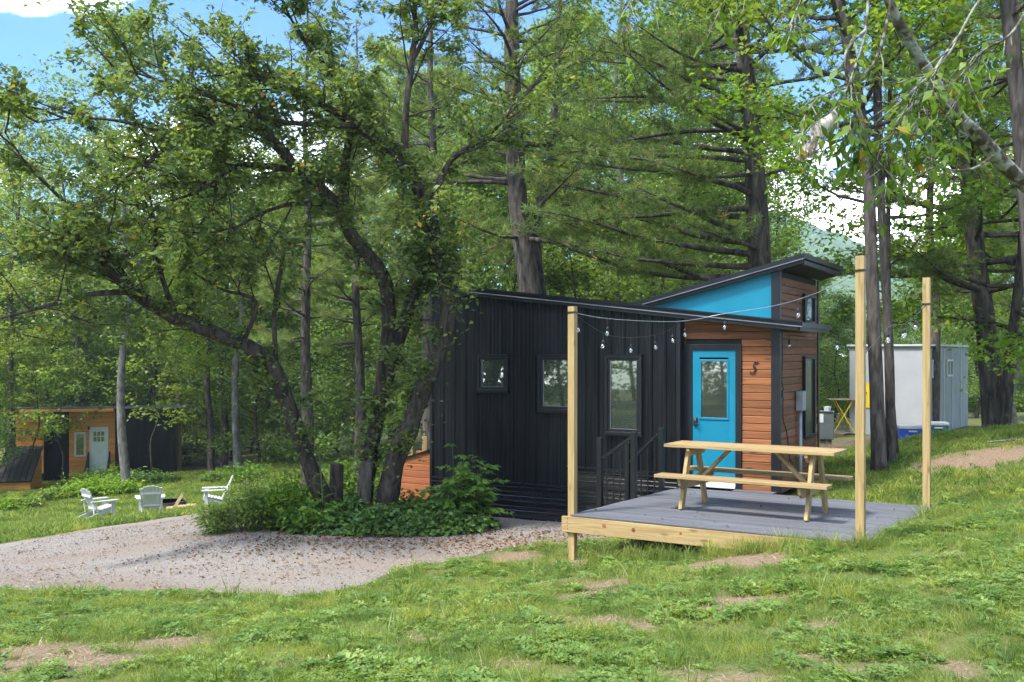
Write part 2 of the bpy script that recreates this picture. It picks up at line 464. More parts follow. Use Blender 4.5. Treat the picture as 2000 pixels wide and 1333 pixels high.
def interp(pts, t):
    m = len(pts) - 1
    x = min(max(t, 0), .99999) * m
    i = int(x)
    a, b = pts[i], pts[i + 1]
    if isinstance(a, (float, int)):
        return a + (b - a) * (x - i)
    return a.lerp(b, x - i)


def tangent(pts, t):
    m = len(pts) - 1
    i = min(int(min(max(t, 0), .99999) * m), m - 1)
    return (pts[i + 1] - pts[i]).normalized()


def curve(p, d, L, n, rng, wob=.2, lift=0.0):
    pts = [p.copy()]; d = d.normalized()
    for i in range(n):
        d = (d + Vector((rng.uniform(-wob, wob), rng.uniform(-wob, wob), rng.uniform(-wob, wob) + lift))).normalized()
        pts.append(pts[-1] + d * (L / n))
    return pts


def smooth_path(pts, rad, k=4):
    """Catmull-Rom through control points."""
    o, r = [], []
    m = len(pts)
    for i in range(m - 1):
        p0, p1, p2, p3 = pts[max(i - 1, 0)], pts[i], pts[i + 1], pts[min(i + 2, m - 1)]
        for j in range(k):
            t = j / k
            o.append(.5 * ((2 * p1) + (p2 - p0) * t + (2 * p0 - 5 * p1 + 4 * p2 - p3) * t * t + (3 * p1 - p0 - 3 * p2 + p3) * t ** 3))
            r.append(rad[i] + (rad[i + 1] - rad[i]) * t)
    o.append(pts[-1]); r.append(rad[-1])
    return o, r


# ------------------------------------------------------------------ terrain
CP = [P(*q) for q in [(0, 1333, 6.6), (1000, 1333, 6.2), (2000, 1333, 5.7), (0, 1157, 11.2), (570, 1167, 11.0), (1113, 1097, 12.38), (1400, 1085, 11.4),
                      (1560, 1066, 10.95), (1698, 1071, 10.4), (1826, 1005, 12.95), (2000, 1150, 8.0), (2000, 1000, 11.6), (2000, 900, 15),
                      (2000, 838, 18), (1850, 850, 19), (1728, 920, 16.3), (1620, 945, 15.5), (1640, 885, 20), (1640, 868, 25), (1000, 1030, 15.2),
                      (1095, 1024, 15.9), (964, 1012, 16.6), (700, 1047, 14.6), (400, 1047, 15), (200, 1100, 14), (0, 1065, 18), (380, 1004, 22),
                      (190, 1012, 30), (300, 1006, 30), (430, 990, 30), (100, 945, 44), (350, 925, 48), (560, 905, 45), (-100, 1000, 35)]]
CP += [Vector(q) for q in [(0, 0, .35), (-3, 2, .2), (3, 2, .5), (13, 31, -.45), (20, 30, -.2), (2, 22, -.7), (8, 22, -.2), (0, 30, -1.2), (10, 40, -1.0),
                           (-5, 45, -2.8), (-30, 60, -4.5), (0, 60, -2.5), (30, 60, -1.5), (-20, 12, -1.6), (-12, 8, -.9), (12, 8, .35), (16, 14, .7), (-40, 30, -4), (40, 20, .5), (30, 0, 1), (-30, 0, -1)]]
_c = np.array([[p.x, p.y] for p in CP]); _z = np.array([p.z for p in CP])


def _phi(r):
    return np.where(r < 1e-6, 0, r * r * np.log(np.maximum(r, 1e-6)))


_n = len(_c)
_A = np.zeros((_n + 3, _n + 3))
_A[:_n, :_n] = _phi(np.linalg.norm(_c[:, None] - _c[None], axis=2)) + np.eye(_n) * .25
_A[:_n, _n] = 1; _A[:_n, _n + 1:] = _c; _A[_n, :_n] = 1; _A[_n + 1:, :_n] = _c.T
_w = np.linalg.solve(_A, np.concatenate([_z, [0, 0, 0]]))


def ground_np(x, y):
    x = np.asarray(x, float); y = np.asarray(y, float)
    q = np.stack([x.ravel(), y.ravel()], 1)
    z = _phi(np.linalg.norm(q[:, None] - _c[None], axis=2)) @ _w[:_n] + _w[_n] + q @ _w[_n + 1:]
    d = np.hypot(q[:, 0], q[:, 1] - 25)
    k = np.clip((d - 42) / 30, 0, 1); k = k * k * (3 - 2 * k)
    z = np.clip(z, -6, 1.6) * (1 - k) + (-3.2) * k
    return z.reshape(x.shape)


def gz(x, y):
    return float(ground_np(np.array([x]), np.array([y]))[0])


_Ys = np.concatenate([np.arange(3.5, 20, .04), np.arange(20, 90, .2)])


def G(px, py):
    """Where the line of sight through a photo point meets the ground."""
    X = (px - 1000) / F * _Ys
    h = CZ + (HZ - py) / F * _Ys - ground_np(X, _Ys)
    i = int(np.argmax(h < 0)) if (h < 0).any() else len(_Ys) - 1
    return Vector((X[i], _Ys[i], gz(X[i], _Ys[i])))


def ax(parts):
    o = []
    for a, b, s in parts:
        o += list(np.arange(a, b, s))
    return np.array(o + [parts[-1][1]])


xs = ax([(-900, -200, 100), (-200, -60, 20), (-60, -16, 2), (-16, 16, .22), (16, 60, 2), (60, 200, 20), (200, 900, 100)])
ys = ax([(-60, -4, 8), (-4, 3, 1), (3, 24, .22), (24, 70, 1.5), (70, 200, 15), (200, 1500, 100)])
gx, gy = np.meshgrid(xs, ys)
gzz = ground_np(gx, gy)
fine = np.array([noise.fractal(Vector((a * .9, b * .9, 0)), 1, 2, 4) for a, b in zip(gx.ravel(), gy.ravel())]).reshape(gx.shape)
near = (np.hypot(gx, gy - 12) < 30)
gzz = gzz + np.where(near, fine * .022, 0)
nx = len(xs)
vv = np.stack([gx, gy, gzz], 2).reshape(-1, 3)
ii = (np.arange(len(ys) - 1)[:, None] * nx + np.arange(nx - 1)[None]).ravel()
me = bpy.data.meshes.new('ground')
me.from_pydata(vv.tolist(), [], np.stack([ii, ii + 1, ii + nx + 1, ii + nx], 1).tolist())
me.polygons.foreach_set('use_smooth', [True] * len(me.polygons))

m, t, o = nodes('soil')
p = t.nodes.new('ShaderNodeBsdfPrincipled'); p.inputs['Roughness'].default_value = .95; p.inputs['Specular IOR Level'].default_value = .15
tc = t.nodes.new('ShaderNodeTexCoord')
n1 = t.nodes.new('ShaderNodeTexNoise'); n1.inputs['Scale'].default_value = 1.1; n1.inputs['Detail'].default_value = 8
n2 = t.nodes.new('ShaderNodeTexNoise'); n2.inputs['Scale'].default_value = 38; n2.inputs['Detail'].default_value = 5
for n_ in (n1, n2): t.links.new(tc.outputs['Object'], n_.inputs['Vector'])
r1 = t.nodes.new('ShaderNodeValToRGB'); e = r1.color_ramp.elements
e[0].position = .36; e[0].color = (.085, .125, .028, 1); e[1].position = .7; e[1].color = (.15, .16, .055, 1)
r2 = t.nodes.new('ShaderNodeValToRGB'); e = r2.color_ramp.elements
e[0].position = .3; e[0].color = (.155, .105, .068, 1); e[1].position = .75; e[1].color = (.31, .23, .16, 1)
at = t.nodes.new('ShaderNodeAttribute'); at.attribute_name = 'bare'
mx = t.nodes.new('ShaderNodeMix'); mx.data_type = 'RGBA'
t.links.new(n1.outputs['Fac'], r1.inputs[0]); t.links.new(n2.outputs['Fac'], r2.inputs[0])
t.links.new(at.outputs['Fac'], mx.inputs[0]); t.links.new(r1.outputs[0], mx.inputs[6]); t.links.new(r2.outputs[0], mx.inputs[7])
t.links.new(mx.outputs[2], p.inputs['Base Color'])
b = t.nodes.new('ShaderNodeBump'); b.inputs['Strength'].default_value = .8; b.inputs['Distance'].default_value = .03
t.links.new(n2.outputs['Fac'], b.inputs['Height']); t.links.new(b.outputs[0], p.inputs['Normal']); t.links.new(p.outputs[0], o.inputs[0])

# bare earth: worn patches in the turf
BARE = [(G(*q[:2]), q[2], q[3]) for q in [(1440, 1096, .55, .28), (1190, 1142, .34, .16), (1455, 1172, .30, .12), (1180, 1217, .20, .16), (1250, 1225, .16, .1), (1130, 1165, .3, .12), (330, 1258, .38, .22), (90, 1275, .5, .22),
                                          (150, 1300, .3, .15), (1430, 1328, .26, .12), (1290, 1318, .16, .1), (1940, 895, 1.0, .5), (1840, 905, .8, .3), (1580, 1290, .12, .1), (1880, 1310, .15, .1), (1160, 1100, .5, .2), (1000, 1090, .4, .2), (700, 1290, .15, .12), (1580, 1225, .2, .1), (620, 1300, .3, .1), (1330, 1200, .25, .08), (1645, 876, 2.2, .9), (1700, 866, 2.0, .8), (1500, 1100, .4, .15), (1080, 1140, .35, .14), (1400, 1190, .25, .1), (230, 1290, .4, .14), (40, 1300, .35, .15), (820, 1250, .18, .08), (980, 1300, .16, .08), (1700, 1310, .2, .08)]]


def bare_np(x, y):
    b = np.zeros_like(x)
    for c, ra, rb in BARE:
        b = np.maximum(b, 1.45 - np.hypot((x - c.x) / ra, (y - c.y) / (rb * 1.6)))
    return b


wob = np.array([noise.noise(Vector((a * 5.1, b * 5.1, 3))) for a, b in zip(gx.ravel(), gy.ravel())]).reshape(gx.shape)
bare = np.clip(bare_np(gx, gy) * 1.3 + wob * .7, 0, 1)
forest = np.clip((np.hypot(gx - 0, gy) - 24) / 6, 0, 1) * np.where((gx > -26) & (gx < -6) & (gy < 44), 0, 1) * .12
a = me.attributes.new('bare', 'FLOAT', 'POINT')
a.data.foreach_set('value', np.maximum(bare, forest).ravel().astype(np.float32))
g = link('ground', me, 'soil'); tag(g, 'grassy ground sloping down toward the lower lawn', 'ground', kind='structure')

# gravel drive
near_e = [G(*q) for q in [(-260, 1150), (0, 1154), (140, 1158), (300, 1160), (440, 1164), (570, 1168), (650, 1160), (720, 1143), (800, 1114), (900, 1092), (1000, 1074), (1080, 1068), (1170, 1052), (1240, 1040)]]
far_e = [G(*q) for q in [(-260, 1098), (0, 1063), (100, 1047), (200, 1031), (300, 1016), (380, 1004), (470, 994), (560, 985), (660, 985), (760, 992), (850, 1000), (960, 1008), (1090, 1021), (1230, 1030)]]
m, t, o = nodes('gravel')
p = t.nodes.new('ShaderNodeBsdfPrincipled'); p.inputs['Roughness'].default_value = .95; p.inputs['Specular IOR Level'].default_value = .2
tc = t.nodes.new('ShaderNodeTexCoord')
v1 = t.nodes.new('ShaderNodeTexVoronoi'); v1.inputs['Scale'].default_value = 110
n1 = t.nodes.new('ShaderNodeTexNoise'); n1.inputs['Scale'].default_value = .8; n1.inputs['Detail'].default_value = 9; n1.inputs['Roughness'].default_value = .62
mpd_ = t.nodes.new('ShaderNodeMapping'); mpd_.inputs['Scale'].default_value = (.35, 1.15, 1); mpd_.inputs['Rotation'].default_value = (0, 0, R(8))
t.links.new(tc.outputs['Object'], mpd_.inputs[0]); t.links.new(mpd_.outputs[0], n1.inputs['Vector']); t.links.new(tc.outputs['Object'], v1.inputs['Vector'])
sp = t.nodes.new('ShaderNodeSeparateColor'); t.links.new(v1.outputs['Color'], sp.inputs[0])
r1 = t.nodes.new('ShaderNodeValToRGB'); e = r1.color_ramp.elements
e[0].color = (.205, .182, .158, 1); e[1].color = (.345, .315, .285, 1); t.links.new(sp.outputs[0], r1.inputs[0])
r2 = t.nodes.new('ShaderNodeValToRGB'); e = r2.color_ramp.elements
e[0].position = .43; e[0].color = (0, 0, 0, 1); e[1].position = .66; e[1].color = (.7, .7, .7, 1); t.links.new(n1.outputs['Fac'], r2.inputs[0])
mx = t.nodes.new('ShaderNodeMix'); mx.data_type = 'RGBA'; mx.inputs[7].default_value = (.235, .165, .115, 1)
t.links.new(r2.outputs[0], mx.inputs[0]); t.links.new(r1.outputs[0], mx.inputs[6]); t.links.new(mx.outputs[2], p.inputs['Base Color'])
b = t.nodes.new('ShaderNodeBump'); b.inputs['Strength'].default_value = .7; b.inputs['Distance'].default_value = .015; b.invert = True
t.links.new(v1.outputs['Distance'], b.inputs['Height']); t.links.new(b.outputs[0], p.inputs['Normal']); t.links.new(p.outputs[0], o.inputs[0])
nc, nr = 150, 26
dm = MB(); rng = random.Random(5)
for i in range(nc + 1):
    tt = i / nc
    A_, B_ = interp(near_e, tt), interp(far_e, tt)
    A_ = A_ + Vector((0, noise.noise(Vector((A_.x * 1.3, 1.7, 0))) * .28 + noise.noise(Vector((A_.x * 5, 2.7, 0))) * .10, 0))
    for j in range(nr + 1):
        q = A_.lerp(B_, j / nr)
        dm.v.append((q.x, q.y, 0))
ar = np.array(dm.v); zz = ground_np(ar[:, 0], ar[:, 1]) + .016
row = np.arange(len(ar)) % (nr + 1); zz = zz - np.where((row == 0) | (row == nr), .035, 0)
fr = np.array([noise.fractal(Vector((a * .9, b * .9, 0)), 1, 2, 4) for a, b in ar[:, :2]]) * .022
dm.v = [(a, b, c + d) for (a, b, _), c, d in zip(dm.v, zz, fr)]
for i in range(nc):
    for j in range(nr):
        k = i * (nr + 1) + j
        dm.f.append((k, k + nr + 1, k + nr + 2, k + 1))
dr = dm.build('gravel_driveway', 'gravel', smooth=True); tag(dr, 'grey brown gravel driveway strewn with fallen leaves', 'driveway', kind='structure')
DRIVE = np.array([[q.x, q.y] for q in near_e] + [[q.x, q.y] for q in reversed(far_e)])


def in_poly(x, y, poly):
    c = np.zeros(len(x), bool)
    j = len(poly) - 1
    for i in range(len(poly)):
        xi, yi = poly[i]; xj, yj = poly[j]
        k = ((yi > y) != (yj > y)) & (x < (xj - xi) * (y - yi) / (yj - yi + 1e-12) + xi)
        c ^= k
        j = i
    return c


# distant wooded hill
hm = MB()
hx = np.arange(-180, 900, 5.0); hy = np.arange(0, 34)
for j in hy:
    for x in hx:
        tj = j / 33
        crest = 118 * math.exp(-((x - 235) / 200.0) ** 2) + 38
        z = -6 + crest * (tj ** .8)
        y = 640 + 420 * tj
        dist = noise.voronoi(Vector((x / 13, y / 13, z / 20)))[0][0]
        z += (1 - dist) * 8 + noise.fractal(Vector((x / 90, y / 90, 0)), 1, 2, 3) * 10
        hm.v.append((x, y + noise.noise(Vector((x / 9, z / 9, 4))) * 5, z))
for j in range(len(hy) - 1):
    for i in range(len(hx) - 1):
        k = j * len(hx) + i
        hm.f.append((k, k + 1, k + len(hx) + 1, k + len(hx)))
surf('hill_wood', (.035, .075, .024), (.12, .19, .055), rough=1, scale=(.14, .14, .2), detail=9, spec=.05, bump=1, bscale=(.9, .9, .9))
hl = hm.build('hill', 'hill_wood', smooth=True); tag(hl, 'far wooded hill fading into haze', 'hill', kind='structure')

# ------------------------------------------------------------------ main cabin (local x along the long front, y into the house)
CA = R(-30)
cabin = thing('cabin', 'black metal clad tiny cabin with turquoise door and gable beside the grey deck', 'cabin', (-1.397, 17.26, 0), CA)
XB, XW, XE, YW, DEP = 4.49, 5.92, 5.97, .16, 2.56     # end of black wall, corner, end wall, wood wall plane, depth


def low(x):      # underside line of the lower roof
    return 3.186 - .1186 * x


def high(x):     # top line of the upper roof
    return 2.80 + .2415 * (x - 3.81)


c = MB()
c.prism([(.02, .03, -.7), (XB - .01, .03, -.7), (XB - .01, .03, low(XB) - .1), (.02, .03, low(0) - .1)], (0, DEP - .06, 0))
c.prism([(XB, YW + .03, 0), (XE - .03, YW + .03, 0), (XE - .03, YW + .03, high(XE) - .12), (4.2, YW + .03, high(4.2) - .12), (3.9, YW + .03, 2.6), (XB, YW + .03, 2.5)], (0, DEP - YW - .06, 0))
c.build('wall', 'black_core', cabin)
# ribbed wall panels, nine inch cover each
PW = XB / 20


def rib_panel(x0, wd, z0, zt0, zt1, h=.024):
    prof = [(0, 0), (.012, -h), (.040, -h), (.055, 0), (.10, 0), (.106, -.005), (.118, -.005), (.124, 0), (.168, 0), (.174, -.005), (.186, -.005), (.192, 0), (wd, 0)]
    b = MB()
    for (x, y) in prof:
        zt = zt0 + (zt1 - zt0) * x / wd
        b.v += [(x0 + x, y, z0), (x0 + x, y, zt)]
    for i in range(len(prof) - 1):
        b.f.append((2 * i, 2 * i + 2, 2 * i + 3, 2 * i + 1))
    return b


for i in range(20):
    x0 = i * PW
    zb = -.13 if x0 < 2.6 else .195
    rib_panel(x0, PW - .002, zb, low(x0) - .06, low(x0 + PW) - .06).build('metal_panel', 'black_metal', cabin)


def skirt(x0, x1, zb, zt):
    b = MB()
    z = zt; prof = [(zt, -.006)]
    per = .236; z = zt - .03
    k = 0
    while z > zb + .03:
        for dz, y in ((0, 0), (.022, -.030), (.036, -.030), (.056, 0), (.098, 0), (.105, -.006), (.118, -.006), (.125, 0), (.165, 0), (.172, -.006), (.185, -.006), (.192, 0)):
            if z - dz > zb:
                prof.append((z - dz, y))
        z -= per; k += 1
    prof.append((zb, 0))
    for z, y in prof:
        b.v += [(x0, y - .004, z), (x1, y - .004, z)]
    for i in range(len(prof) - 1):
        b.f.append((2 * i, 2 * i + 2, 2 * i + 3, 2 * i + 1))
    return b


skirt(0.0, 2.62, -.80, -.15).build('skirt_panel', 'skirt_metal', cabin)
skirt(2.625, XB, -.80, .175).build('skirt_panel', 'skirt_metal', cabin)
MB().box(0, 2.62, -.03, .0, -.15, -.128).build('skirt_flashing', 'black_trim', cabin)
MB().box(2.62, XB, -.03, .0, .175, .197).build('skirt_flashing', 'black_trim', cabin)
MB().box(-.012, .035, -.028, .03, -.8, low(0) - .08).box(-.012, -.004, .03, DEP, -.8, low(0) - .08).build('corner_trim', 'black_trim', cabin)
MB().box(XB - .006, XB + .05, -.03, .0, -.8, low(XB) - .1).box(XB + .044, XB + .052, .0, YW, -.8, low(XB) - .1).build('corner_trim', 'black_trim', cabin)
MB().box(XW - .055, XE + .004, YW - .028, YW - .003, -.02, high(XW) - .12).box(XE + .0045, XE + .022, YW - .028, YW + .06, -.02, high(XW) - .12).build('corner_trim', 'black_trim', cabin)
MB().box(XE + .004, XE + .022, DEP - .07, DEP + .02, -.02, high(XE) - .13).build('corner_trim', 'black_trim', cabin)


def roof_slab(fn, x0, x1, y0, y1, th, nrib):
    b = MB()
    b.prism([(x0, y0, fn(x0) - th), (x1, y0, fn(x1) - th), (x1, y0, fn(x1)), (x0, y0, fn(x0))], (0, y1 - y0, 0))
    return b


# lower roof, falling to the right; in the tower part it is only a strip along the front and a pent eave at the end
rf = MB()
rf.prism([(-.06, -.07, low(-.06) - .07), (3.78, -.07, low(3.78) - .07), (3.78, -.07, low(3.78)), (-.06, -.07, low(-.06))], (0, DEP + .14, 0))
rf.prism([(3.78, -.07, low(3.78) - .07), (6.36, -.07, low(6.36) - .07), (6.36, -.07, low(6.36)), (3.78, -.07, low(3.78))], (0, YW + .06, 0))
rf.prism([(XE + .006, YW - .008, low(XE) - .07), (6.36, YW - .008, low(6.36) - .07), (6.36, YW - .008, low(6.36)), (XE + .006, YW - .008, low(XE))], (0, 1.62, 0))
lr = rf.build('roof', 'black_trim', cabin)
# ribs on the lower roof surface run along the fall
for k in range(12):
    y = .05 + k * .215
    MB().beam((.0, y, low(0) + .012), (3.7, y, low(3.7) + .012), .03, .024).build('roof_rib', 'black_metal', lr)
MB().prism([(-.07, -.085, low(-.07) - .125), (6.30, -.085, low(6.30) - .125), (6.30, -.085, low(6.30) - .072), (-.07, -.085, low(-.07) - .072)], (0, .05, 0)).build('fascia', 'black_trim', lr)
MB().beam((-.07, -.094, low(-.07) - .062), (6.37, -.094, low(6.37) - .062), .02, .016).build('drip_edge', 'grey_lip', lr)
MB().beam((-.07, -.078, low(-.07) + .003), (6.37, -.078, low(6.37) + .003), .05, .02).build('ridge_cap', 'black_trim', lr)
MB().box(6.28, 6.32, -.03, 1.74, low(6.3) - .125, low(6.3) - .074).build('fascia', 'black_trim', lr)
MB().prism([(XE + .03, YW, low(XE) - .105), (6.27, YW, low(6.27) - .105), (6.27, YW, low(6.27) - .095), (XE + .03, YW, low(XE) - .095)], (0, 1.58, 0)).build('soffit', 'black_core', lr)
# upper roof, rising to the right
x0, x1 = 3.70, 6.36
ur = MB().prism([(x0, .05, high(x0) - .075), (x1, .05, high(x1) - .075), (x1, .05, high(x1)), (x0, .05, high(x0))], (0, DEP + .02, 0)).build('roof', 'black_trim', cabin)
MB().prism([(x0 + .25, .07, high(x0 + .25) - .135), (x1 - .03, .07, high(x1 - .03) - .135), (x1 - .03, .07, high(x1 - .03) - .077), (x0 + .25, .07, high(x0 + .25) - .077)], (0, .04, 0)).build('fascia', 'black_trim', ur)
MB().beam((x0 + .2, .042, high(x0 + .2) - .075), (x1 + .002, .042, high(x1) - .075), .016, .014).build('drip_edge', 'grey_lip', ur)
MB().box(x1 - .06, x1 - .02, .115, DEP + .05, high(x1) - .155, high(x1) - .093).build('fascia', 'black_trim', ur)
MB().prism([(XE + .03, .12, high(XE + .03) - .135), (x1 - .07, .12, high(x1 - .07) - .135), (x1 - .07, .12, high(x1 - .07) - .12), (XE + .03, .12, high(XE + .03) - .12)], (0, DEP - .1, 0)).build('soffit', 'black_core', ur)
# turquoise gable between the two roofs
gx0 = 3.86
MB().prism([(gx0, YW - .004, low(gx0) - .05), (XW - .058, YW - .004, low(XW) - .05), (XW - .058, YW - .004, high(XW - .058) - .1), (gx0, YW - .004, high(gx0) - .04)], (0, .03, 0)).build('gable_panel', 'turquoise', cabin)
# cedar boards
BH = .1125
z = -.045
k = 0
while z < 2.6:
    za, zb2 = z + .003, z + BH - .003
    lim = low(XB) - .12
    def slim(x): return low(x) - .09
    for (xa, xb) in (((XB + .055, XW - .058),) if za > 2.13 or zb2 < -.02 else ((XB + .055, 4.53), (5.42, XW - .058))):
        if min(slim(xa), slim(xb)) > zb2:
            MB().cbox(xa, xb, YW, YW + .025, za, zb2, .007).build('siding_board', 'cedar', cabin)
        elif slim(xa) > za + .01:                    # cut along the roof slope
            xr = min(xb, (3.186 - .09 - za) / .1186)
            pts = [(xa, YW, za), (xr, YW, za)]
            if slim(xr) > za + .002: pts.append((xr, YW, min(slim(xr), zb2)))
            xk = (3.186 - .09 - zb2) / .1186
            if xa < xk < xr: pts.append((xk, YW, zb2))
            pts.append((xa, YW, min(slim(xa), zb2)))
            if len(pts) > 2:
                MB().prism(pts, (0, .025, 0)).build('siding_board', 'cedar', cabin)
    z += BH
z = -.045
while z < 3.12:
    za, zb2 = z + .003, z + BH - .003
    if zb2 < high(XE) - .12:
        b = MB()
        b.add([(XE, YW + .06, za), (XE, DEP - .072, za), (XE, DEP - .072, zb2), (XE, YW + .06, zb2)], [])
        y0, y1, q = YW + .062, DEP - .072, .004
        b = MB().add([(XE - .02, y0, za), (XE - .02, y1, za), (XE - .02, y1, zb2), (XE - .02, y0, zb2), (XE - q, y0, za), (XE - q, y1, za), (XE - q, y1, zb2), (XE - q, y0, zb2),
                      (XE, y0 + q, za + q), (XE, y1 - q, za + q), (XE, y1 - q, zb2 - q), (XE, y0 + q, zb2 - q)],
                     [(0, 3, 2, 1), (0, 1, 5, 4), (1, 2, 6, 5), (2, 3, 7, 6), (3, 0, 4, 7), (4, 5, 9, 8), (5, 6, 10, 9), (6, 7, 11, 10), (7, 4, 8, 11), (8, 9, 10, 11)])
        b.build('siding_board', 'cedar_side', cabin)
    z += BH


def frame_box(x0, x1, z0, z1, wd, y0, y1):
    b = MB()
    b.box(x0, x1, y0, y1, z1 - wd, z1).box(x0, x1, y0, y1, z0, z0 + wd).box(x0, x0 + wd, y0, y1, z0 + wd, z1 - wd).box(x1 - wd, x1, y0, y1, z0 + wd, z1 - wd)
    return b


def window(x0, x1, z0, z1, parent, mat='black_trim', y=0.0, glass='window_glass', wd=.085):
    f = frame_box(x0, x1, z0, z1, wd * .55, y - .062, y).build('window', mat, parent, bevel=.006)
    frame_box(x0 + wd * .55, x1 - wd * .55, z0 + wd * .55, z1 - wd * .55, wd * .5, y - .045, y).build('frame', mat, f, bevel=.005)
    MB().box(x0 - .012, x1 + .012, y - .075, y, z0 - .016, z0 - .002).build('sill', 'grey_lip' if mat == 'black_trim' and False else mat, f)
    MB().box(x0 - .008, x1 + .008, y - .07, y, z1 + .002, z1 + .012).build('head_flashing', mat, f)
    MB().box(x0 + wd, x1 - wd, y - .030, y - .026, z0 + wd, z1 - wd).build('pane', glass, f)
    MB().box(x0 + wd + .002, x0 + wd + .012, y - .044, y - .0305, z0 + wd, z1 - wd).box(x0 + wd + .012, x1 - wd, y - .044, y - .0305, z0 + wd + .001, z0 + wd + .009).build('spacer', 'grey_lip', f)
    return f


window(.967, 1.564, 1.35, 1.974, cabin)
window(2.13, 2.77, 1.055, 1.974, cabin)
window(3.313, 3.93, .737, 1.97, cabin)
# windows of the end wall
for (z0, z1) in ((.66, 1.95), (2.46, 2.93)):
    y0, y1 = 1.52, 2.20
    b = MB().box(XE, XE + .05, y0, y1, z1 - .05, z1).box(XE, XE + .05, y0, y1, z0, z0 + .05).box(XE, XE + .05, y0, y0 + .05, z0 + .05, z1 - .05).box(XE, XE + .05, y1 - .05, y1, z0 + .05, z1 - .05)
    f = b.build('window', 'black_trim', cabin, bevel=.004)
    MB().box(XE + .012, XE + .02, y0 + .05, y1 - .05, z0 + .05, z1 - .05).build('pane', 'window_glass', f)
# door
tr = MB().box(4.523, 4.655, YW - .03, YW + .004, 0, 2.13).box(5.335, 5.425, YW - .03, YW + .004, 0, 2.13).box(4.655, 5.335, YW - .03, YW + .004, 2.045, 2.13)
tr.box(4.640, 4.668, YW - .026, YW + .05, .0, 2.04).build('door_trim', 'black_trim', cabin, bevel=.003)
dz = frame_box(4.672, 5.333, .085, 2.043, .11, YW - .012, YW + .03)
dz.box(4.782, 5.223, YW - .010, YW + .03, .195, 1.02)
door = dz.build('door', 'turquoise', cabin, bevel=.003)
frame_box(4.778, 5.235, 1.005, 1.905, .032, YW - .024, YW - .0125).build('glazing_bead', 'turquoise', door, bevel=.004)
MB().box(4.79, 5.222, YW - .0085, YW - .004, 1.02, 1.90).build('pane', 'door_glass', door)
lk = MB().box(4.688, 4.752, YW - .045, YW - .0125, .905, 1.035).build('door_lock', 'number_black', door, bevel=.014)
MB().box(4.72, 4.80, YW - .062, YW - .047, .925, .94).build('lever', 'number_black', door, bevel=.004)
for r_ in range(3):
    for q in range(2):
        MB().box(4.706 + q * .018, 4.716 + q * .018, YW - .048, YW - .0455, .985 + r_ * .013, .994 + r_ * .013).build('key', 'number_steel', door)
MB().box(4.66, 5.335, YW - .05, YW + .03, .0, .028).build('threshold', 'white_plastic', cabin)
MB().box(4.672, 5.333, YW - .02, YW + .01, .03, .082).build('kick_strip', 'white_plastic', cabin)


def stroke(pts, wd, y0, y1):
    """Flat brush stroke of varying width in the xz plane."""
    b = MB()
    n = len(pts)
    L_, R_ = [], []
    for i, (x, z) in enumerate(pts):
        a = pts[max(i - 1, 0)]; c_ = pts[min(i + 1, n - 1)]
        dx, dz_ = c_[0] - a[0], c_[1] - a[1]; l = math.hypot(dx, dz_) or 1
        hw = (wd[i] if hasattr(wd, '__len__') else wd) / 2
        L_.append((x - dz_ / l * hw, z + dx / l * hw)); R_.append((x + dz_ / l * hw, z - dx / l * hw))
    for i in range(n - 1):
        b.prism([(L_[i][0], y0, L_[i][1]), (L_[i + 1][0], y0, L_[i + 1][1]), (R_[i + 1][0], y0, R_[i + 1][1]), (R_[i][0], y0, R_[i][1])], (0, y1 - y0, 0))
    return b


def digit5(cx, cz, h, y, parent, mat):
    s = h / 2
    P5 = [(-.42, -.72), (-.50, -.92), (-.20, -1.0), (.12, -.86), (.32, -.52), (.34, -.18), (.18, .06), (-.05, .12), (-.2, .04)]
    b = stroke([(cx + (x + z * .18) * s, cz + z * s) for x, z in P5], [.16 * s, .2 * s, .12 * s, .16 * s, .22 * s, .22 * s, .16 * s, .1 * s, .1 * s], y - .02, y - .008)
    Q = [(-.2, .04), (-.02, .96)]
    c2 = stroke([(cx + (x + z * .18) * s, cz + z * s) for x, z in Q], .1 * s, y - .02, y - .008)
    b.add(c2.v, c2.f)
    c3 = stroke([(cx + (x + z * .18) * s, cz + z * s) for x, z in ((-.08, .88), (.2, .84), (.42, .86), (.62, 1.06))], [.2 * s, .26 * s, .22 * s, .06 * s], y - .0205, y - .008)
    b.add(c3.v, c3.f)
    return b.build('house_number', mat, parent)


digit5(5.61, 1.79, .17, YW, cabin, 'number_black')
# conduit and service box on the end wall
MB().tube([(XE + .055, 1.18, -.5), (XE + .055, 1.18, 1.13)], .028, 10).build('conduit', 'galv', cabin, smooth=True)
MB().box(XE + .004, XE + .12, 1.09, 1.29, 1.12, 1.42).build('service_box', 'galv', cabin, bevel=.012)
MB().tube([(XE + .06, 1.02, 1.37), (XE + .06, 1.1, 1.37)], .03, 8).build('conduit_cap', 'galv', cabin)
MB().tube([(XE + .02, 1.1, .42), (XE + .07, 1.28, .42)], .018, 6).build('pipe_clamp', 'steel_box', cabin)
pts = [Vector((XE + .02, y, z)) for y, z in ((.25, 2.3), (.28, 1.9), (.24, 1.6), (.33, 1.45), (.3, 1.2), (.33, 1.02), (.5, .85), (.62, .6), (.72, .4), (1.0, .35))]
sp_, _ = smooth_path(pts, [.01] * len(pts))
MB().tube(sp_, .008, 5).build('power_cable', 'number_black', cabin)
MB().box(XE + .0, XE + .03, .27, .33, 1.36, 1.46).build('cable_box', 'number_black', cabin, bevel=.005)
MB().box(4.6, 6.4, -.07, -.01, -.05, -.02).box(5.35, 5.95, -.06, YW - .04, -.03, -.004).build('filler_strip', 'deck_grey', cabin)

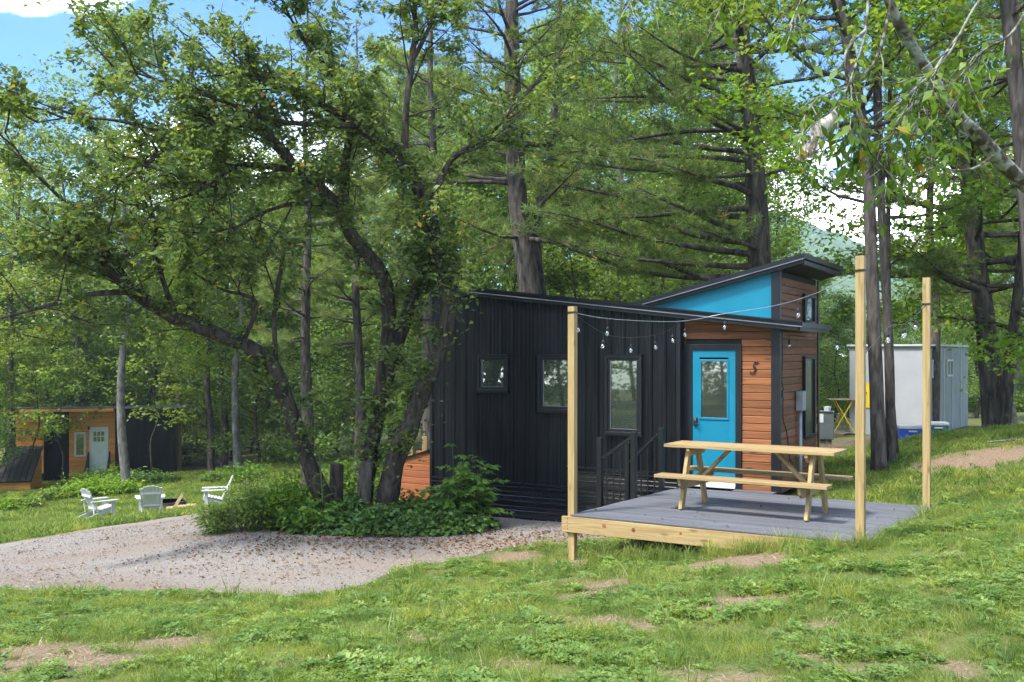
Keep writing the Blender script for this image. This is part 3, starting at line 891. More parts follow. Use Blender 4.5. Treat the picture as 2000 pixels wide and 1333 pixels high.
# wooden storage box against the left end of the cabin
sb = thing('storage_box', 'low orange wooden storage box against the left end of the black cabin', 'storage box', cabin.location, CA)
for k in range(9):
    z0 = -.78 + k * .118
    tl = -.78 if z0 < .1 else -.78 + (z0 + .118 - .1) * 1.9
    MB().cbox(tl, -.02, .16, .185, z0, z0 + .113, .007).build('board', 'box_wood', sb)
MB().box(-.76, -.02, .187, 1.5, -.78, .06).build('box_body', 'old_wood', sb)
MB().prism([(-.86, .12, .08), (-.015, .12, .335), (-.015, .12, .35), (-.86, .12, .095)], (0, 1.45, 0)).build('lid', 'black_trim', sb)

# ------------------------------------------------------------------ deck
FLc, EA, EB = Vector((.73, 12.381, 0)), Vector((3.022, -1.862, 0)), Vector((1.754, 2.476, 0))
ua, ub = EA.normalized(), EB.normalized()
LA, LB = EA.length, EB.length
deck = thing('deck', 'low grey plank deck with pale timber rim in front of the cabin door', 'deck', FLc, 0)


def dk(u, v, z):
    return ua * u + ub * v + Vector((0, 0, z))


def dbox(u0, u1, v0, v1, z0, z1):
    vs = [dk(u0, v0, z0), dk(u1, v0, z0), dk(u1, v1, z0), dk(u0, v1, z0), dk(u0, v0, z1), dk(u1, v0, z1), dk(u1, v1, z1), dk(u0, v1, z1)]
    return vs, [(0, 3, 2, 1), (4, 5, 6, 7), (0, 1, 5, 4), (1, 2, 6, 5), (2, 3, 7, 6), (3, 0, 4, 7)]


nb = 22
bw = LB / nb
# build boards in a frame aligned with their length so the grain follows them
ANG = math.atan2(EA.y, EA.x)
for k in range(nb):
    b = MB()
    sh = rng.uniform(-.006, .006)
    skew = ub.dot(ua)
    vloc = lambda u, v, z: (u + v * skew, v * math.sqrt(1 - skew * skew), z)
    v0, v1 = k * bw + .005, (k + 1) * bw - .005
    b.add([vloc(-.01 + sh, v0, -.024), vloc(LA + sh, v0, -.024), vloc(LA + sh, v1, -.024), vloc(-.01 + sh, v1, -.024), vloc(-.01 + sh, v0, 0), vloc(LA + sh, v0, 0), vloc(LA + sh, v1, 0), vloc(-.01 + sh, v1, 0)],
          [(0, 3, 2, 1), (4, 5, 6, 7), (0, 1, 5, 4), (1, 2, 6, 5), (2, 3, 7, 6), (3, 0, 4, 7)])
    o = b.build('deck_board', 'deck_grey', deck, bevel=.004)
    o.rotation_euler = (0, 0, ANG)
    o.location.z = rng.uniform(-.0015, .0015)
b = MB().box(-.13, LA + .02, -.005, .035, -.225, -.03)
rim = b.build('rim_board', 'pine_x', deck, bevel=.005); rim.rotation_euler = (0, 0, ANG)
for q in range(4):
    MB().tube([(-.045, -.009, -.055 - q * .042), (-.045, .0, -.055 - q * .042)], .006, 6).build('screw', 'number_black', rim)
for (kx, kz, s) in ((.46, -.10, 1.0), (.85, -.115, .95), (1.45, -.10, .6), (2.55, -.13, 1.1)):      # loose knots standing in the timber
    MB().tube([(kx, -.0075, kz), (kx, .0, kz)], [.026 * s, .034 * s], 9).build('knot', 'cedar', rim)
for (u0, u1, v0, v1) in ((LA - .02, LA + .018, .06, LB - .02), (0.0, .04, .06, LB - .02), (.06, LA - .04, LB - .05, LB - .012)):
    MB().add(*dbox(u0, u1, v0, v1, -.215, -.027)).build('rim_board', 'old_wood', deck)
for k in range(7):
    u = .3 + k * .48
    MB().add(*dbox(u, u + .04, .05, LB - .06, -.2, -.028)).build('joist', 'old_wood', deck)
for (u, v) in ((1.05, .7), (2.1, .8), (.2, 2.6)):
    wp = FLc + dk(u, v, 0)
    MB().add(*dbox(u, u + .12, v, v + .12, gz(wp.x, wp.y) - .15, -.2)).build('footing_post', 'old_wood', deck)


def post(px0, base, top, label, under=0):
    o = thing('wooden_post', label, 'post', base, ANG, group='tall timber posts carrying the string lights')
    MB().box(-.045, .045, -.045, .045, -under, top).build('shaft', 'pine_z', o, bevel=.004)
    return o


FLp = FLc + dk(.0, .045, 0)
post(0, FLp + Vector((-.0, 0.04, 0)), 2.58, 'short tall pine post at the deck corner by the gravel', .75)
FRp = FLc + dk(LA - .06, -.06, 0)
post(0, FRp, 3.02, 'tallest pine post at the grassy front corner of the deck', .3)
BRp = FLc + dk(LA - .09, LB - .05, 0)
post(0, BRp, 2.98, 'pine post at the rear outer corner of the deck near the lawn', .3)
lg = thing('fallen_log', 'weathered log lying on the ground under the deck', 'log', FLc + dk(1.2, .55, -.42), ANG - .1)
pts = [Vector((x, .03 * math.sin(x * 3), .06 * x)) for x in np.linspace(-.15, 1.5, 8)]
MB().tube(pts, [.07, .085, .08, .075, .08, .07, .065, .05], 9, bumpy=.12, rng=rng).build('stem', 'bark_dark', lg, smooth=True)

# stair railings beside the deck


def railing(label, low_p, high_p):
    d = high_p - low_p; ang = math.atan2(d.y, d.x); L = Vector((d.x, d.y)).length
    o = thing('stair_railing', label, 'railing', low_p, ang, group='black stair railings by the deck')
    rise = d.z
    MB().box(-.036, .036, -.036, .036, gz(low_p.x, low_p.y) - .1 - low_p.z, .0).box(-.042, .042, -.042, .042, .001, .014).build('post', 'rail_black', o, bevel=.004)
    MB().box(L - .036, L + .036, -.036, .036, gz(high_p.x, high_p.y) - .1 - low_p.z, rise).box(L - .042, L + .042, -.042, .042, rise + .001, rise + .014).build('post', 'rail_black', o, bevel=.004)
    z0, z1 = -.27, rise - .06
    MB().beam((.036, 0, z0), (L - .036, 0, z1), .045, .035).build('handrail', 'rail_black', o)
    MB().beam((.036, 0, z0 - .88), (L - .036, 0, z1 - .88), .035, .03).build('bottom_rail', 'rail_black', o)
    for k in range(1, 5):
        t_ = k / 5
        x = L * t_; zz = z0 + (z1 - z0) * t_
        MB().box(x - .008, x + .008, -.008, .008, zz - .87, zz - .02).build('baluster', 'rail_black', o)
    return o


railing('black stair railing nearest the deck edge', P(1172, 857, 14.15), P(1238, 846, 13.85))
railing('black stair railing nearest the cabin wall', P(1226, 866, 14.95), P(1292, 838, 14.62))
st = thing('steps', 'dark steps rising to the deck between the stair railings', 'steps', FLc + dk(-.05, 2.0, 0), ANG)
for k in range(3):
    MB().box(-.32 - k * .27, -.05 - k * .27, -.0, .85, -.22 - k * .18, -.19 - k * .18).build('tread', 'rail_black', st)
MB().box(-.9, -.05, .0, .03, -.8, -.23).box(-.9, -.05, .82, .85, -.8, -.23).build('stringer', 'rail_black', st)

# ------------------------------------------------------------------ picnic table


def make_table(name, label, loc, rz, scale=1.0, group=None):
    t = thing(name, label, 'picnic table', loc, rz, group, scale)
    L, ZT, ZS = 1.09, .82, .455
    for k in range(4):
        y = -.305 + k * .156
        MB().box(-L + rng.uniform(-.006, .006), L + rng.uniform(-.006, .006), y, y + .148, ZT - .04, ZT).build('top_board', 'pine_x', t, bevel=.005)
    for s in (-1, 1):
        MB().box(-L, L, min(s * .36, s * .60), max(s * .36, s * .60), ZS - .04, ZS).build('bench_board', 'pine_x', t, bevel=.005)
    for s in (-1, 1):
        x = s * .80
        xi = x - s * .042
        for q in (-1, 1):
            MB().beam((x, q * .40, .0), (x, q * .14, ZT - .042), .046, .10, up=(1, 0, 0) if False else (0, 1, 0)).build('leg', 'pine_z', t, bevel=.004)
        MB().prism([(xi - .02, -.58, ZS - .042), (xi - .02, .58, ZS - .042), (xi - .02, .55, ZS - .13), (xi - .02, .47, ZS - .18), (xi - .02, -.47, ZS - .18), (xi - .02, -.55, ZS - .13)], (.04, 0, 0)).build('bench_support', 'pine_x', t, bevel=.003)
        MB().prism([(xi - .02, -.29, ZT - .042), (xi - .02, .29, ZT - .042), (xi - .02, .29, ZT - .08), (xi - .02, .22, ZT - .14), (xi - .02, -.22, ZT - .14), (xi - .02, -.29, ZT - .08)], (.04, 0, 0)).build('top_support', 'pine_x', t, bevel=.003)
        MB().beam((x - s * .07, 0, ZS - .12), (s * .30, 0, ZT - .05), .04, .085, up=(0, 1, 0)).build('brace', 'pine_x', t, bevel=.003)
    return t


make_table('picnic_table', 'pale new pine picnic table with benches on the grey deck', (3.045, 12.62, .002), R(-33))

# ------------------------------------------------------------------ string lights


def make_bulb():
    s = bpy.data.meshes
    so_ = MB().tube([(0, 0, 0), (0, 0, -.015), (0, 0, -.05), (0, 0, -.055)], [.006, .016, .016, .013], 8).mesh('socket', True)
    gl = MB().tube([(0, 0, z) for z in (-.055, -.07, -.09, -.105, -.118, -.125)], [.012, .021, .026, .024, .014, .004], 10).mesh('bulb', True)
    return so_, gl


m, t, o = nodes('bulb_glass')
p = t.nodes.new('ShaderNodeBsdfGlossy'); p.inputs['Roughness'].default_value = .06; p.inputs['Color'].default_value = (.9, .92, .95, 1)
tp_ = t.nodes.new('ShaderNodeBsdfTransparent'); tp_.inputs['Color'].default_value = (.9, .9, .88, 1); ms_ = t.nodes.new('ShaderNodeMixShader'); ms_.inputs[0].default_value = .38
t.links.new(tp_.outputs[0], ms_.inputs[1]); t.links.new(p.outputs[0], ms_.inputs[2]); t.links.new(ms_.outputs[0], o.inputs[0])
SOCK, BULB = make_bulb()
SOCK.materials.append(MATS['number_black']); BULB.materials.append(MATS['bulb_glass'])


def strand(label, pts, ts, drop=.09, wire='number_black', r=.0042):
    pts = [Vector(p) for p in pts]
    o = thing('string_light', label, 'string lights', pts[0], 0, 'string lights over the deck')
    loc = [p - pts[0] for p in pts]
    sp_, _ = smooth_path(loc, [1] * len(loc), 8)
    MB().tube(sp_, r, 5).build('wire', wire, o)
    for t_ in ts:
        q = interp(sp_, t_)
        MB().tube([q, q + Vector((.004, 0, -drop))], .0045, 5).build('drop_cord', 'number_black', o)
        s_ = link('socket', SOCK, None, o); s_.location = q + Vector((.004, 0, -drop + .004)); s_.rotation_euler = (rng.uniform(-.12, .12), rng.uniform(-.12, .12), 0)
        g_ = link('bulb', BULB, None, s_)
    return o


tFL, tFR, tBR = FLp + Vector((.03, .04, 2.50)), FRp + Vector((0, 0, 2.86)), BRp + Vector((0, 0, 2.63))
strand('string lights along the roof edge between the deck posts', [tFL, P(1180, 622, 12.9), P(1270, 628, 13.6), P(1340, 627, 14.05), P(1415, 613, 14.0), P(1500, 600, 13.2), P(1560, 585, 12.3), P(1620, 562, 11.5), tFR], [.135, .37, .5, .745], drop=.11, wire='galv')
strand('sagging string lights from the short post to the cabin corner', [tFL + Vector((0, 0, -.02)), P(1180, 652, 13.0), P(1232, 660, 13.5), P(1290, 652, 14.0), P(1330, 632, 14.4)], [.03, .24, .5, .7, .87])
strand('string lights from the tall post to the rear post', [tFR + Vector((.02, 0, -.9)), P(1735, 640, 11.2), P(1762, 634, 11.8), P(1785, 620, 12.4), tBR], [.25, .52, .55, .78], drop=.06)
strand('string lights from the cabin end to the tall post', [P(1541, 655, 14.6), P(1600, 660, 13.6), P(1650, 656, 12.4), tFR + Vector((.0, .05, -.82))], [.0, .55], drop=.07)
for (pp, zz_) in ((FLp + Vector((0, .04, 0)), 2.50), (FRp, 2.86), (BRp, 2.63)):
    o = thing('wire_wrap', 'black wire wrapped around the top of the ' + {2.50: 'short post by the gravel', 2.86: 'tallest front post', 2.63: 'rear corner post'}[zz_], 'wire', pp + Vector((0, 0, zz_)), ANG, 'wire wraps on the posts')
    frame = [(-.05, -.05, 0), (.05, -.05, .004), (.05, .05, 0), (-.05, .05, .004), (-.05, -.05, 0)]
    MB().tube(frame, .005, 5).build('loop', 'number_black', o)
    MB().tube([(a, b_, c_ + .012) for a, b_, c_ in frame], .004, 5).build('loop', 'number_black', o)

# ------------------------------------------------------------------ white cabin on the right
B4 = R(-36)
C4 = P(1803, 855, 29.0); C4.z = -.42
wc = thing('white_cabin', 'white and grey box cabin with a yellow sign beyond the lawn', 'cabin', C4, B4)
W4, D4, H4 = 2.1, 5.9, 2.62
MB().box(-W4, -.01, .03, D4, 0, H4 - .05).build('wall_core', 'white_wall', wc)
MB().box(-W4 - .02, .0, 0, .03, -.02, H4).build('front_wall', 'white_wall', wc)
for k in range(5):
    y0 = .05 + k * 1.17
    MB().box(-.01, .02, y0, y0 + 1.15, -.02, H4 - .04).build('wall_panel', 'grey_wall', wc)
    MB().box(.02, .04, y0 - .04, y0 + .03, -.02, H4 - .06).build('batten', 'pale_batten', wc)
MB().box(-W4 - .08, .10, -.08, D4 + .1, H4 - .04 + .043, H4 + .06).build('roof', 'pale_batten', wc)
for y0 in (.9, 2.75):
    b = MB().box(.02, .06, y0, y0 + .8, 2.16, 2.22).box(.02, .06, y0, y0 + .8, 1.68, 1.74).box(.02, .06, y0, y0 + .06, 1.74, 2.16).box(.02, .06, y0 + .74, y0 + .8, 1.74, 2.16).box(.02, .055, y0 + .38, y0 + .42, 1.74, 2.16)
    f = b.build('window', 'pale_batten', wc)
    MB().box(.024, .03, y0 + .06, y0 + .74, 1.74, 2.16).build('pane', 'dark_pane', f)
for x in (-W4 + .2, -.3):
    for y in (.2, D4 - .3):
        wp = Matrix.Rotation(B4, 3, 'Z') @ Vector((x, y, 0)) + C4
        MB().tube([(x, y, gz(wp.x, wp.y) - .2 - C4.z), (x, y, .0)], .06, 8).build('pier', 'galv', wc)
sg = MB().box(-1.84, -1.40, -.025, -.002, .78, 1.52).build('sign_panel', 'yellow_paint', wc)
b = stroke([(-1.76, 1.22), (-1.76, 1.235), (-1.66, 1.43), (-1.65, 1.43), (-1.65, 1.12)], .035, -.034, -.026)
c2 = stroke([(-1.785, 1.225), (-1.60, 1.225)], .034, -.0345, -.026); b.add(c2.v, c2.f)
b.build('number', 'number_black', sg)
# its small terrace with folding furniture
dp = P(1640, 852, 30.5); dp.z = -.40
td = thing('terrace', 'small brown plank terrace beside the white cabin', 'terrace', dp, B4)
for k in range(10):
    MB().box(-1.9, .35, -.7 + k * .14, -.565 + k * .14, -.03, .0).build('plank', 'old_wood', td)
MB().box(-1.9, .35, -.72, -.70, -.2, -.03).build('rim_board', 'old_wood', td)


def folding_chair(loc, rz, label):
    o = thing('folding_chair', label, 'chair', loc, rz, 'yellow folding furniture')
    for s in (-.19, .19):
        MB().beam((s, -.22, 0), (s, .2, .86), .025, .025).build('leg', 'yellow_paint', o)
        MB().beam((s, .22, 0), (s, -.18, .45), .025, .025).build('leg', 'yellow_paint', o)
    for y in (-.16, -.05, .06):
        MB().box(-.2, .2, y, y + .08, .44, .455).build('seat_slat', 'yellow_paint', o)
    for k in (.66, .8):
        MB().box(-.2, .2, .09 + (k - .66) * .5, .11 + (k - .66) * .5, k, k + .06).build('back_slat', 'yellow_paint', o)
    return o


folding_chair(dp + Vector((-.55, .2, .002)), R(60), 'low yellow folding chair beside the grey meter pedestal')
bt = thing('bistro_table', 'yellow legged folding bistro table on the terrace', 'table', dp + Vector((.05, -.1, .002)), R(-10), 'yellow folding furniture')
MB().box(-.42, .42, -.4, .4, .98, 1.0).build('table_top', 'pine_x', bt)
for s in (-.35, .35):
    MB().beam((-.3, s, 0), (.26, s * .9, .98), .03, .03).build('leg', 'yellow_paint', bt)
    MB().beam((.3, s, 0), (-.26, s * .9, .98), .03, .03).build('leg', 'yellow_paint', bt)
MB().beam((-.2, -.35, .38), (-.2, .35, .38), .025, .025).beam((.2, -.35, .38), (.2, .35, .38), .025, .025).build('stretcher', 'yellow_paint', bt)


def cooler(px, Y, label, mat, wd=.62):
    q = P(px, 850, Y); q.z = gz(q.x, q.y)
    o = thing('cooler', label, 'cooler', q, R(-12), 'coolers on the lawn')
    MB().box(-wd / 2, wd / 2, -.2, .2, 0, .29).build('body', mat, o, bevel=.03)
    MB().box(-wd / 2 - .01, wd / 2 + .01, -.21, .21, .292, .375).build('lid', 'white_plastic', o, bevel=.02)
    MB().box(-.1, .1, -.222, -.208, .22, .26).build('latch', 'white_plastic', o)
    return o


cooler(1780, 24.5, 'blue cooler with white lid in front of the white cabin', 'blue_plastic')
cooler(1830, 25.5, 'dark teal cooler with white lid beside the blue one', 'green_plastic', .5)
# meter pedestal between the two cabins
mp_ = P(1613, 905, 19.5); mp_.z = gz(mp_.x, mp_.y)
mpd = thing('meter_pedestal', 'grey electrical box on two timber posts beside the cabin end', 'electrical box', mp_, R(-20))
zt = CZ + (HZ - 805) / F * 19.5 - mp_.z
MB().box(-.14, .15, -.1, .1, zt - .53, zt).build('box', 'steel_box', mpd, bevel=.008)
MB().box(-.15, .16, -.12, .1, zt + .002, zt + .02).build('box_lid', 'steel_box', mpd)
MB().box(-.11, -.04, -.104, -.1005, zt - .2, zt - .03).build('label_plate', 'white_plastic', mpd)
MB().box(-.11, -.02, -.05, .06, -.2, zt - .53).box(.03, .11, -.05, .06, -.2, zt - .53).build('post', 'old_wood', mpd)
MB().tube([(.0, -.02, -.2), (.0, -.02, zt - .53)], .025, 8).build('conduit', 'galv', mpd)
MB().box(-.19, -.145, -.04, .06, zt - .4, zt - .26).build('side_socket', 'galv', mpd, bevel=.01)
tb = thing('white_tub', 'small white plastic tub standing on the grey electrical box', 'tub', mp_ + Vector((.03, 0, zt + .022)))
MB().lathe([(.06, 0), (.068, .06), (.072, .065), (.072, .08), (.03, .085)], 12).build('body', 'white_plastic', tb)

# ------------------------------------------------------------------ orange and black cabin at the bottom of the lawn
a2 = R(16)
Q2 = P(92, 945, 45.0); Q2.z = -3.95
c2_ = thing('orange_cabin', 'orange wood and black metal cabin among trees beyond the lower lawn', 'cabin', Q2, a2)
s2 = 45.0 / F
H2 = 3.55
MB().box(.0, 5.45, .0, 2.6, -.2, H2 - .25).build('wall', 'black_metal', c2_)
wd_ = MB()
ow = []
for k in range(23):
    z0 = .25 + k * .135
    MB().cbox(.92, 2.86, -.05, -.01, z0, z0 + .131, .006).build('siding_board', 'orange_wood', c2_)
for k in range(24):
    z0 = .62 + k * .135
    if z0 < 3.3: MB().cbox(-1.35, -.02, -.75, -.72, z0, z0 + .131, .006).build('siding_board', 'orange_wood', c2_)
MB().box(-1.34, -.02, -.719, 2.6, -.1, 3.45).build('bay', 'black_metal', c2_)
for k in range(10):
    MB().box(2.95 + k * .25, 3.0 + k * .25, -.03, -.001, -.1, H2 - .3).build('rib', 'black_metal', c2_)
MB().prism([(-1.9, -1.0, 3.46), (5.95, -.55, 3.42), (5.95, 3.0, 3.30), (-1.9, 3.0, 3.30)], (0, 0, .09)).build('roof', 'grey_lip', c2_)
MB().box(-1.9, -1.86, -1.0, 3.0, 3.4, 3.5).box(-1.86, 2.9, -.98, -.9, 3.34, 3.455).build('fascia', 'orange_wood', c2_)
d2 = MB().box(1.86, 2.5, -.09, -.052, .55, 2.5).build('door', 'pale_door', c2_, bevel=.006)
frame_box(1.78, 2.58, .5, 2.58, .08, -.10, -.051).build('door_frame', 'white_plastic', d2)
for q in range(3):
    for r_ in range(2):
        MB().box(1.95 + q * .165, 2.08 + q * .165, -.096, -.0905, 1.92 + r_ * .25, 2.12 + r_ * .25).build('pane', 'dark_pane', d2)
for (x0, x1, z0, z1) in ((1.15, 1.62, 1.25, 2.35),):
    f = frame_box(x0, x1, z0, z1, .07, -.1, -.051).build('window', 'white_plastic', c2_)
    MB().box(x0 + .07, x1 - .07, -.085, -.08, z0 + .07, z1 - .07).build('pane', 'dark_pane', f)
MB().box(1.72, 1.8, -.14, -.052, 2.48, 2.62).build('wall_lamp', 'number_black', c2_)
# railings on its steps
for (x, yy) in ((1.75, -1.2), (2.65, -1.2)):
    rl = thing('step_railing', 'black step railing ' + ('left of' if x < 2 else 'right of') + ' the pale door of the orange cabin', 'railing', c2_.matrix_basis @ Vector((x, -.12, .5)), a2, 'railings on the far steps')
    rl.location = Q2 + Matrix.Rotation(a2, 3, 'Z') @ Vector((x, -.12, .5))
    MB().box(-.03, .03, -.03, .03, -1.1, .95).box(-.03, .03, -1.1, -1.04, -1.3, .35).build('post', 'rail_black', rl)
    MB().beam((0, -.03, .9), (0, -1.07, .3), .05, .05).beam((0, -.03, .1), (0, -1.07, -.5), .04, .04).build('rail', 'rail_black', rl)
    for k in range(1, 8):
        MB().beam((0, -.13 * k, .1 - .577 * .13 * k), (0, -.13 * k, .88 - .577 * .13 * k), .025, .025).build('baluster', 'rail_black', rl)
b2 = thing('wood_bin', 'orange timber bin with sloping black metal roof beside the orange cabin', 'bin', P(52, 962, 41.5), R(8))
b2.location.z = gz(b2.location.x, b2.location.y) - .02
zb0 = 0
for k in range(10):
    z0 = k * .135
    tl = .95 if z0 < .05 else .95
    yb = -.62 if z0 < .45 else -.62 + (z0 - .45) * 1.0
    if z0 < .45:
        MB().cbox(-.9, .35, -.65, -.62, z0, z0 + .131, .006).build('board', 'orange_wood', b2)
    sd_ = MB().add([(.36, yb, z0), (.36, .75, z0), (.36, .75, z0 + .131), (.36, min(yb + .131 if z0 >= .45 else yb, .7), z0 + .131), (.33, yb, z0), (.33, .75, z0), (.33, .75, z0 + .131), (.33, min(yb + .131 if z0 >= .45 else yb, .7), z0 + .131)],
                   [(0, 1, 2, 3), (7, 6, 5, 4), (0, 4, 5, 1), (1, 5, 6, 2), (2, 6, 7, 3), (3, 7, 4, 0)])
    sd_.build('board', 'orange_wood', b2)
MB().box(-.88, .328, -.6, .7, 0, .45).build('body', 'old_wood', b2)
bl = MB().prism([(-1.0, -.80, .42), (.44, -.80, .42), (.44, .72, 1.72), (-1.0, .72, 1.72)], (0, -.03, .05)).build('lid', 'black_trim', b2)
for k in range(7):
    MB().beam((-.97 + k * .23, -.85, .48), (-.97 + k * .23, .69, 1.785), .03, .022).build('rib', 'black_trim', bl)
hs_ = thing('white_hose', 'white hose arching out of the orange timber bin', 'hose', b2.location + Vector((-.95, -.4, .3)))
sp_, _ = smooth_path([Vector(q) for q in ((.1, 0, -.05), (-.2, -.05, .12), (-.6, -.1, .16), (-1.1, -.1, .05))], [1] * 4, 6)
MB().tube(sp_, .03, 6).build('tube', 'white_plastic', hs_, smooth=True)
# its deck, table and corner post
q3 = P(395, 915, 50); q3.z = -3.55
dk2 = thing('far_deck', 'pale grey deck under the far picnic table', 'deck', q3, a2)
for k in range(14):
    MB().box(-1.6, 1.5, -1.0 + k * .15, -.86 + k * .15, -.04, 0).build('plank', 'deck_grey', dk2)
MB().box(-1.6, 1.5, -1.03, -1.002, -.25, -.03).build('rim_board', 'old_wood', dk2)
make_table('picnic_table', 'far brown picnic table on the deck of the orange cabin', P(368, 905, 49.5).xy.to_3d() + Vector((.1, 0, -3.545)), R(10), 1.05)
pp2 = thing('porch_post', 'round timber post under the roof corner of the orange cabin', 'post', (P(351, 900, 47.6).x, 47.6, -3.7))
MB().box(-.07, .07, -.07, .07, 0, 3.1).build('shaft', 'pine_z', pp2)
bw_ = thing('bowl', 'small pale bowl on the far picnic table', 'bowl', P(368, 905, 49.5).xy.to_3d() + Vector((.0, 0, -2.68)))
MB().lathe([(.1, 0), (.2, .14), (.22, .16), (.05, .15)], 12).build('body', 'concrete', bw_)
for i_, (px_, Y_) in enumerate(((802, 19.0), (829, 19.6))):
    q = P(px_, 900, Y_); q.z = gz(q.x, q.y)
    fp = thing('stake_post', 'thin pale timber post behind the orange storage box, ' + ('further from' if i_ == 0 else 'closer to') + ' the cabin', 'post', q, 0, 'thin posts behind the storage box')
    MB().box(-.045, .045, -.045, .045, -.2, CZ + (HZ - 838 - i_ * 15) / F * Y_ - q.z).build('shaft', 'pine_z', fp)

# ------------------------------------------------------------------ lawn chairs and fire pit


def adirondack(label, loc, rz):
    o = thing('lawn_chair', label, 'chair', loc, rz, 'white slatted lawn chairs round the fire pit')
    m_ = 'white_plastic'
    # chair faces -y; back leans toward +y
    for k in range(6):
        x = -.25 + k * .102
        h = .74 - .9 * (x + .0) ** 2 * 1.3
        MB().beam((x * .82, .12, .26), (x * 1.06, .12 + h * .42, .26 + h * .92), .088, .018, up=(0, -1, .4)).build('back_slat', m_, o)
    for z_, wd in ((.34, .46), (.72, .56)):
        MB().beam((-wd / 2, .17 + (z_ - .3) * .46, z_), (wd / 2, .17 + (z_ - .3) * .46, z_), .02, .06).build('back_rail', m_, o)
    for k in range(6):
        y = -.38 + k * .092
        MB().box(-.27, .27, y, y + .08, .37 - k * .022, .388 - k * .022).build('seat_slat', m_, o)
    for s in (-1, 1):
        MB().beam((s * .255, -.40, .33), (s * .255, .52, .03), .025, .10).build('side_rail', m_, o)
        MB().box(s * .30 - .015, s * .30 + .015, -.36, -.26, 0, .545).build('leg', m_, o)
        MB().prism([(s * .24, -.44, .55), (s * .42, -.44, .55), (s * .42, -.1, .55), (s * .36, .36, .55), (s * .28, .36, .55), (s * .25, -.1, .55)], (0, 0, .022)).build('arm', m_, o)
        MB().beam((s * .29, .26, .2), (s * .30, .30, .55), .05, .025).build('arm_support', m_, o)
    return o


def gp(px, py, Y):
    q = P(px, py, Y); q.z = gz(q.x, q.y); return q


adirondack('white lawn chair in profile, leftmost on the lower lawn', gp(192, 1010, 29.6), R(138))
adirondack('white lawn chair seen from behind beside the fire pit', gp(294, 1006, 29.4), R(202))
adirondack('white lawn chair half hidden behind the tall weeds', gp(425, 985, 29.2), R(-74))
fc = gp(327, 997, 31.5)
fpit = thing('fire_pit', 'dark steel fire ring on the lower lawn', 'fire pit', fc)
fm = MB(); fm.tube([(0, 0, -.05), (0, 0, .26), (0, 0, .27), (0, 0, .27), (0, 0, -.04)], [.55, .55, .56, .51, .5], 24, cap=False)
fm.build('ring', 'rust_steel', fpit)
MB().tube([(0, 0, .0), (0, 0, .02)], .5, 20).build('ash_bed', 'concrete', fpit)
for i_, (px_, py_, rz_, el_, lab) in enumerate([(338, 992, .3, .12, 'split firewood lying flat in front of the fire ring'), (345, 985, 1.3, .95, 'split firewood leaning up against the fire ring'), (360, 994, -.2, .05, 'split firewood lying across the pile by the fire ring'), (378, 994, .1, .0, 'short split firewood farthest from the fire ring')]):
    q = gp(px_, py_, 30.6 + .1 * i_)
    lo = thing('firewood', lab, 'firewood', q + Vector((0, 0, .05)), rz_, 'firewood beside the fire pit')
    MB().prism([(-.2, -.06, 0), (-.2, .07, -.01), (-.2, .0, .1)], (.46 if i_ < 3 else .28, 0, .4 * el_)).build('split', 'split_log', lo)

# ------------------------------------------------------------------ trees


def broadleaf(seed, path, radii, n_limb, z0, Rr, leafn, L, W, leaf, bark, sub=7, spread=.3, up=.35, prof=None, sides=9, side_bias=None):
    rng = random.Random(seed); rs = np.random.RandomState(seed)
    wd = MB()
    sp, sr = smooth_path(path, radii, 4)
    sr[0] *= 1.35
    wd.tube(sp, sr, sides, bumpy=.05, rng=rng)
    pos = []
    for i in range(n_limb):
        t_ = z0 + (1 - z0) * (i + rng.random()) / n_limb
        p_ = interp(sp, t_); r0 = interp(sr, t_) * .5
        az = i * 2.4 + rng.uniform(-.5, .5)
        u_ = (t_ - z0) / (1 - z0)
        pl = prof(u_) if prof else math.sin(math.pi * min(1, .18 + .8 * u_)) * .85 + .15
        Ln = Rr * pl * rng.uniform(.75, 1.2)
        el = up * (.3 + 1.5 * u_) + rng.uniform(-.2, .2)
        d = Vector((math.cos(az) * math.cos(el), math.sin(az) * math.cos(el), math.sin(el)))
        if side_bias: d = (d + side_bias).normalized()
        pts = curve(p_, d, Ln, 6, rng, .22, .05)
        wd.tube(pts, [max(.008, r0 * (1 - j / 6.5)) for j in range(7)], 5, cap=False)
        for k in range(sub):
            s_ = .25 + .75 * (k + rng.random()) / sub
            q = interp(pts, s_); d2 = tangent(pts, s_)
            d2 = (d2 + Vector((rng.uniform(-1, 1), rng.uniform(-1, 1), rng.uniform(-.45, .6))) * .9).normalized()
            L2 = Ln * rng.uniform(.22, .42)
            p2 = curve(q, d2, L2, 3, rng, .25, .0)
            wd.tube(p2, [max(.005, r0 * .28), max(.004, r0 * .2), .004, .003], 3, cap=False)
            m_ = int(leafn * rng.uniform(.6, 1.4))
            a_ = np.array(p2); tt = rs.uniform(.15, 1.05, m_) * 3
            i0 = np.clip(tt.astype(int), 0, 2); fr_ = (tt - i0)[:, None]
            c_ = a_[i0] * (1 - fr_) + a_[i0 + 1] * fr_
            nz_ = rs.normal(0, spread, (m_, 3)); nz_[:, 2] *= .45
            pos.append(c_ + nz_)
    pos = np.concatenate(pos)
    return wd.mesh('trunk', True), leaves('crown', pos, rs, L, W, leaf), bark


